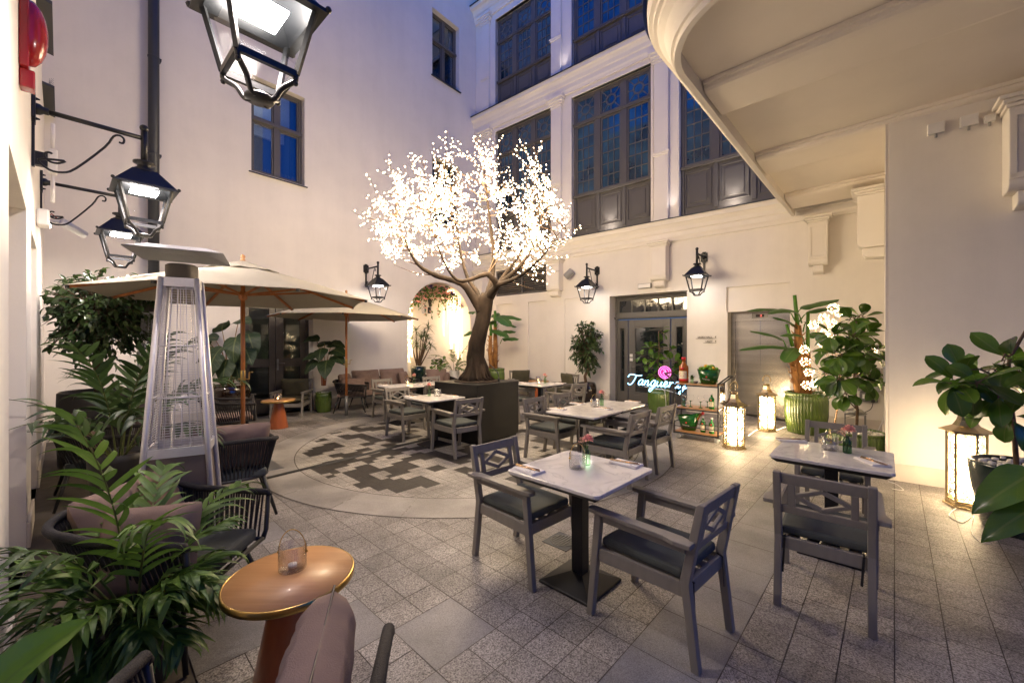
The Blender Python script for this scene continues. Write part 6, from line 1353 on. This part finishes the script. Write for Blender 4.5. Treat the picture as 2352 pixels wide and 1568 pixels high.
X['violet'] = mat('violet_petals', (.06, .015, .14), .7, island=.4); X['blue'] = mat('blue_petals', (.03, .04, .25), .7, island=.4); X['cream'] = mat('cream_petals', (.7, .42, .30), .7, island=.2)
def flower(mb, p, s):
    for i in range(9): a = i * 2.4; el = R.uniform(-.3, 1); mb.blade(p, (cos(a) * cos(el), sin(a) * cos(el), sin(el)), (0, 0, 1), s, s * .8, 'obov', .5, n=3)
for i in range(110):
    a = AC + R.uniform(-1.15, 1.1); y = R.uniform(.03, .5); z = arcz(a) - abs(R.gauss(0, .22)) - .03; p = V((a, y, z)); flower(fl[R.choice((0, 0, 1, 1, 3))], p, R.uniform(.07, .12))
    for j in range(5): lf.blade(p + rv(.05), rv(1) + V((0, 0, -.5)), V((0, -1, .3)), R.uniform(.07, .13), .055, 'oval', .5, n=3)
for a in (7.95, 8.2, 8.45, 8.75, 9.0, 7.6, 9.3):
    zt = arcz(a); L = R.uniform(.6, 1.15); pts = [V((a + .03 * sin(i), .25, zt - L * i / 6)) for i in range(7)]; vi.tube(pts, .004, 5)
    for p in pts[2:]:
        if R.random() < .75: flower(fl[R.choice((0, 3, 3))], p + rv(.04), R.uniform(.04, .08))
        for j in range(3): lf.blade(p + rv(.04), rv(1) + V((0, 0, -.6)), V((0, -1, .3)), R.uniform(.06, .11), .05, 'oval', .5, n=3)
for a in (8.08, 8.85):
    zt = arcz(a) - .28
    for i in range(60): f = i / 60; aa = i * 2.4; rr = .075 * (1 - f * .75); p = V((a + rr * cos(aa), .2 + rr * sin(aa), zt - .55 * f)); fl[2].blade(p, (cos(aa), sin(aa), -.3), (0, 0, 1), .045, .035, 'obov', .3, n=3)
vi.build('vine', 'stem', t); lf.build('leaf', 'areca', t)
for m_, mb, nm in zip(('pink', 'violet', 'blue', 'cream'), fl, ('pink_flower', 'violet_flower', 'blue_flower', 'cream_flower')): mb.build(nm, m_, t)
s = thing('arch_wall_lamp', 'small dark wall lamp among the flowers inside the arched niche', 'wall lamp', Mx=MA @ M.Translation((8.62, NB, 2.72))); MB().bx(-.05, .05, -.03, -.002, -.1, .1).build('wall_plate', 'iron', s); MB().tube([(0, -.03, 0), (-.1, -.16, .02), (-.12, -.2, .1)], .014, 8).build('arm', 'iron', s); k = MB(); k.lathe([(.03, .1), (.08, .3), (.085, .31), (.05, .36)], 6, c=(-.12, -.2, 0), sm=False); k.build('shade', 'iron', s)
s = thing('pedestal_table', 'small dark turned-leg side table with a glass tray behind the tree trunk', 'side table', (-1.15, 12.2, 0)); k = MB(); k.lathe([(.16, .86), (.17, .87), (.17, .89), (0, .89)], 24); k.build('tabletop', 'brownstem', s)
for a in (0, 2.1, 4.2): k = MB(); k.tube([(.12 * cos(a), .12 * sin(a), .86), (.10 * cos(a), .10 * sin(a), .4), (.17 * cos(a), .17 * sin(a), 0)], [.018, .022, .015], 8); k.build('leg', 'brownstem', s)
MB().lathe([(.10, .892), (.12, .93), (.115, .93), (.095, .897), (0, .897)], 24).build('glass_tray', 'glass', s)
# ------------------------------------------------------------------ table settings
def vase(label, loc, green=False, flower_scale=1.):
    t = thing('flower_vase', label, 'flower vase', loc, R.random() * 6, 'carnation vases')
    k = MB(); k.lathe([(.026, 0), (.03, .006), (.03, .085), (.026, .098), (.014, .112), (.013, .125), (.018, .132)], 16, flute=1, fl=.05); k.build('bottle', 'vase' if not green else 'vaseg', t)
    st, lf, pk, sm_ = MB(), MB(), MB(), MB(); hd = V((.012, 0, .178)); st.tube([(0, 0, .01), (.004, 0, .1), tuple(hd)], .0026, 6)
    for i in range(34): a = i * 2.4; el = -.35 + 1.75 * i / 34; d = V((cos(a) * cos(el), sin(a) * cos(el), sin(el))); pk.blade(hd + d * .006, d, V((0, 0, 1)) + rv(.4), .036 * flower_scale, .032 * flower_scale, 'obov', -.5, .25, n=4, wave=.12)
    st.lathe([(.004, -.022), (.008, -.01), (.010, .002)], 8, c=tuple(hd))
    for i in range(16):
        d = V((-.7, R.uniform(-.8, .8), R.uniform(.8, 1.8))).normalized(); p = V((0, 0, .11)); e = p + d * R.uniform(.05, .09); st.tube([p, e], .0011, 4, cap=False)
        for j in range(3): sm_.ball(tuple(e + rv(.010)), .0042, 6)
        lf.blade(p.lerp(e, R.random()), rv() + V((0, 0, .3)), (0, 0, 1), .03, .007, 'lance', .4, n=3)
    st.build('stem', 'stem', t); lf.build('leaf', 'areca', t); pk.build('carnation', 'pink', t); sm_.build('filler_blossom', 'cream', t); return t
X['vaseg'] = glass('dark_green_vase', (.25, .42, .28), .03, 1.45, 1.)
X['ribbed'] = glass('ribbed_glass', (.93, .93, .93), .05, 1.5, 1.6)
def holder(label, loc, lit=False, handle=True, rz=0., sc=1., group='ribbed glass candle holders'):
    t = thing('candle_holder', label, 'candle holder', loc, rz, group); r, h = .056 * sc, .105 * sc
    k = MB(); k.lathe([(r * .96, 0), (r, .004), (r, h), (r * .93, h), (r * .92, .008), (0, .008)], 72, flute=1, fl=.045); k.build('glass_cup', 'ribbed', t)
    if handle:
        k = MB(); k.tube([(r * 1.03 * cos(a), 0, h * .72 + (.095 * sc) * sin(a)) for a in [pi * i / 20 for i in range(21)]], .0022, 6); k.ball((r * 1.04, 0, h * .72), .008, 8); k.ball((-r * 1.04, 0, h * .72), .008, 8); k.build('handle', 'brass', t)
    k = MB(); k.lathe([(.02, .0085), (.02, .024), (0, .024)], 16); k.build('candle', 'wax', t)
    if lit: MB().ball((0, 0, .034), .006, 8, sc=(1, 1, 1.9)).build('flame', 'candle', t)
    return t
def setting(label, loc, rz, flip=0):
    t = thing('napkin', 'folded ' + label, 'napkin', loc, rz, 'folded napkins')
    k = MB()
    for i in range(3):
        x0, x1, y0, y1, z = -.105 + .003 * i, .105 - .002 * i, -.062 + .002 * i, .062 - .003 * i, .0045 * i
        k.bx(x0, x1, y0, y1, z + .0005, z + .0045)
    k.build('cloth', 'napkin', t, .002); k = MB(); k.tube([(.06 + .018 * cos(a), -.02 + .018 * sin(a), .0142) for a in [i * .5 for i in range(11)]], .0012, 4); k.tube([(.02, -.05, .0142), (.095, -.05, .0142)], .001, 4); k.build('emblem', 'greyp', t)
    c = thing('cutlery', 'gold fork and knife on the ' + label.replace('white ', '').replace('the marble table with the green vase', 'the green-vase table').replace('the table left of the planter', 'the planter-side table').replace('on the long marble table, ', 'on the long table ').replace('corner of the nearest marble', 'of the nearest').replace('next to the planter on the table left of it', 'closest to the planter').replace('candle holder', 'candle'), 'cutlery', V(loc) + V((0, 0, .0142)), rz + rad(12), 'gold cutlery')
    f = MB(); f.tube([(.08, .012, .003), (-.02, .012, .003), (-.06, .012, .004)], [.004, .0028, .0025], 6); f.bx(-.085, -.06, .004, .020, .003, .0045)
    for i in range(4): f.bx(-.125, -.085, .004 + .0045 * i, .0065 + .0045 * i, .003, .0045)
    f.build('fork', 'gold', c); f = MB(); f.tube([(.10, -.012, .0035), (.0, -.012, .0035)], .004, 6); f.prism([(.0, -.016), (-.10, -.015), (-.115, -.008), (.0, -.007)], .0025, .0045); f.build('knife', 'gold', c)
    return t
z = TT + .0005
def gt(u, v): p = g(u, v, TT); p.z = z; return p
vase('small ribbed vase with a pink carnation on the nearest marble table', gt(1347, 1067)); holder('ribbed glass candle holder with brass handle on the nearest marble table', gt(1326, 1075), rz=rad(20))
setting('white napkin at the left corner of the nearest marble table', gt(1215, 1080), aw - rad(98)); setting('white napkin at the right corner of the nearest marble table', gt(1438, 1066), aw + rad(-90))
vase('green glass vase with a pink carnation on the marble table reflecting fairy lights', gt(1946, 1040), True, 1.1); holder('ribbed glass candle holder on the marble table beside the green vase', gt(1906, 1033), rz=rad(60), handle=True)
setting('white napkin at the back left of the marble table with the green vase', gt(1818, 1012), rad(-20)); setting('white napkin at the front right of the marble table with the green vase', gt(2003, 1062), rad(80))
vase('clear vase with a pink carnation on the long marble table', gt(1382, 931)); holder('ribbed glass candle holder with brass handle on the long marble table', gt(1366, 934), rz=rad(30))
for i, (u, v) in enumerate(((1282, 940), (1326, 927), (1386, 939), (1453, 923))): setting('white napkin on the long marble table, ' + ('at its nearer left corner', 'left of its candle holder', 'at its nearer long edge', 'at its far right corner')[i], gt(u, v), aw - rad(90))
vase('clear vase with a pink carnation on the table left of the planter', gt(986, 909)); holder('plain candle glass beside the vase on the table left of the planter', gt(1005, 910), handle=False, sc=1.1)
setting('white napkin at the left corner of the table left of the planter', gt(941, 911), aw - rad(90)); setting('white napkin next to the planter on the table left of it', gt(1038, 910), aw - rad(90))
vase('clear vase with a pink carnation on the far long table', gt(951, 880.5)); holder('ribbed glass candle holder with brass handle on the far long table', gt(936, 881), True)
setting('white napkin at the sofa end of the far long table', gt(880, 884), aw - rad(90)); setting('white napkin near the vase on the far long table', gt(960, 883), aw - rad(90))
vase('clear vase with a pink carnation on the far square table', gt(1252, 880)); holder('lit candle in a ribbed glass on the far square table', gt(1238, 881), True, False)
setting('white napkin at the left of the far square table', gt(1203, 879), aw - rad(90)); setting('white napkin at the right of the far square table', gt(1288, 880), aw - rad(90))
p = g(672, 1305, .52); holder('ribbed glass candle holder with brass handle on the nearest orange table', (p.x, p.y, .5205), rz=rad(5), sc=1.12)
holder('lit candle in a clear glass on the orange table before the double door', (-4.50, 7.82, .5405), True, False, sc=1.15); holder('lit candle in a glass on the far orange table', (.76, 11.85, .5405), True, False, sc=1.2)
# floor things
def drain(label, c, s=.2):
    t = thing('floor_drain', label, 'floor drain', (c[0], c[1], 0), ang(UP) , 'floor drains'); k = MB(); k.prism([(s * x, s * y) for x, y in ((-.6, -.6), (.6, -.6), (.6, .6), (-.6, .6))], -.001, .003); k.build('frame', 'zinc', t)
    k = MB(); k.lathe([(s * .5, .0031), (s * .5, .006), (s * .46, .006), (s * .46, .0031)], 28)
    for i in range(-3, 4): w_ = s * .45 * sqrt(1 - (i / 3.6) ** 2); k.bx(-w_, w_, i * s * .125 - .006, i * s * .125 + .006, .0031, .006)
    k.build('grate', 'greymetal', t)
drain('round slotted floor drain under the nearest marble table', g(1292, 1242)); drain('dark floor drain beside the base plate of the smaller parasol', g(866, 955), .26); drain('floor drain under the long marble table', g(1395, 1065), .2)
a, b = g(600, 1102), g(984, 1008); d = (b - a).normalized(); t = thing('cable_cover', 'dark rubber cable strip across the chequered paving to the planter', 'cable cover'); k = MB(); sd = V((-d.y, d.x, 0))
k.add([tuple(p + sd * w_ + V((0, 0, zz))) for p in (a, b) for w_, zz in ((-.045, .006), (-.02, .018), (.02, .018), (.045, .006))], [(0, 1, 5, 4), (1, 2, 6, 5), (2, 3, 7, 6)]); k.build('strip', 'black', t)
def cable(label, pts, m='whitep', r=.003, lights=False):
    t = thing('cable', label, 'cable'); k = MB(); q = smooth([V(p) for p in pts], 6); k.tube(q, r, 5); k.build('wire', m, t)
    if lights:
        k = MB()
        for p in resample(q, .09): k.octa(p + V((0, 0, .006)), .006)
        k.build('lights', 'fairyw', t)
cable('thin white cable looping on the paving beside the teal pot', [tuple(g(*p, .004)) for p in ((2205, 1160), (2180, 1182), (2210, 1200), (2235, 1185), (2230, 1215), (2245, 1240), (2275, 1248))])
cable('white fairy-light cable on the paving between the two brass lanterns and the big pot', [tuple(g(*p, .004)) for p in ((1720, 1000), (1745, 985), (1775, 990), (1800, 982), (1815, 978))], lights=True)
cable('thin white cable at the foot of the side wall behind the right-hand table', [tuple(g(*p, .004)) for p in ((2040, 1105), (2060, 1112), (2075, 1125), (2050, 1122))])
k = thing('tree_spotlight', 'thin black gooseneck spotlight on the planter lid at the right of the trunk', 'spotlight', (-.30, 7.06, .961)); MB().tube(smooth([V((.07, -.02, .0)), V((.07, -.02, .10)), V((.02, 0, .20)), V((-.10, .05, .30))], 5), .008, 7).build('neck', 'black', k); MB().cyl((.07, -.02, .001), (.07, -.02, .07), .018, None, 12).build('base', 'black', k)
EXPO = 1.8; BRW = 5
# ================================================================== CAMERA, SKY, LAMPS
cam = bpy.data.cameras.new('camera'); co = bpy.data.objects.new('camera', cam); COL.objects.link(co)
co.location = (0, 0, H); co.rotation_euler = (pi / 2, 0, 0); cam.lens = F / 2352 * 36; cam.sensor_width = 36; cam.shift_y = (HZ - 784) / 2352
cam.clip_start = .02; cam.clip_end = 300; SC.camera = co
wd = bpy.data.worlds.new('World'); SC.world = wd; wd.use_nodes = True
n = wd.node_tree.nodes; bg = n['Background']; sk = n.new('ShaderNodeTexSky'); sk.sky_type = 'NISHITA'; sk.sun_disc = False
sk.sun_elevation = rad(4.5); sk.sun_rotation = rad(200); sk.ozone_density = 8.0; sk.air_density = 1.0
mx = n.new('ShaderNodeMix'); mx.data_type = 'RGBA'; mx.blend_type = 'MULTIPLY'; mx.inputs['Factor'].default_value = 1; mx.inputs['B'].default_value = (.42, .88, 1.40, 1)
wd.node_tree.links.new(sk.outputs[0], mx.inputs['A']); wd.node_tree.links.new(mx.outputs['Result'], bg.inputs[0]); bg.inputs[1].default_value = .15
SC.view_settings.view_transform = 'Standard'; SC.view_settings.look = 'None'; SC.view_settings.exposure = EXPO; SC.view_settings.gamma = 1
def lamp(kind, name, loc, W, col, size=.1, rot=None, parent=None, spot=None, blend=.5):
    l = bpy.data.lights.new(name, kind); l.energy = W; l.color = col
    if kind == 'AREA': l.shape = 'DISK'; l.size = size
    else: l.shadow_soft_size = size
    if spot: l.spot_size = rad(spot); l.spot_blend = blend
    o = bpy.data.objects.new(name, l); COL.objects.link(o); o.location = loc
    if rot is not None: o.rotation_euler = rot
    if parent: o.parent = parent
    return o
for o in LANT: lamp('AREA', 'lantern_led', (0, -.72 * o['arm'] / .72, -.585), o['watt'], (1, .83, .75), .15, (0, 0, 0), o)
for o in BRASS: lamp('POINT', 'lantern_glow', (0, 0, .36 * o['sc']), BRW, (1, .74, .46), .09, None, o)
for b in (-8.08, -5.08, -2.05): lamp('SPOT', 'facade_uplight', tuple(MBW @ V((b, -.06, 4.76))), 10, (1, .88, .78), .03, (pi - rad(4), 0, RB), None, 75)
for b in (-6.74, -3.63):
    for z in (4.72, 9.52): lamp('SPOT', 'pilaster_uplight', tuple(MBW @ V((b + .26, -.12, z))), 5, (1, .90, .88), .03, (pi, 0, RB), None, 50)
for p in (TL if TW else []): lamp('POINT', 'tree_glow', p, TW, (1, .78, .52), .4)
lamp('POINT', 'room_fill', tuple(MA @ V((3.6, 1.6, 6.9))), 6, (.75, .8, 1), .2); lamp('POINT', 'hall_lamp', tuple(MA @ V((4.3, 2.6, 2.3))), .8, (1, .85, .65), .1)  # room light is unseen, added to brighten the interior behind the sash window
C = SC.cycles; C.use_denoising = True; C.max_bounces = 7; C.diffuse_bounces = 6; C.glossy_bounces = 3; C.transmission_bounces = 4; C.transparent_max_bounces = 12
C.sample_clamp_indirect = 6; C.use_light_tree = True; C.caustics_reflective = False; C.caustics_refractive = False
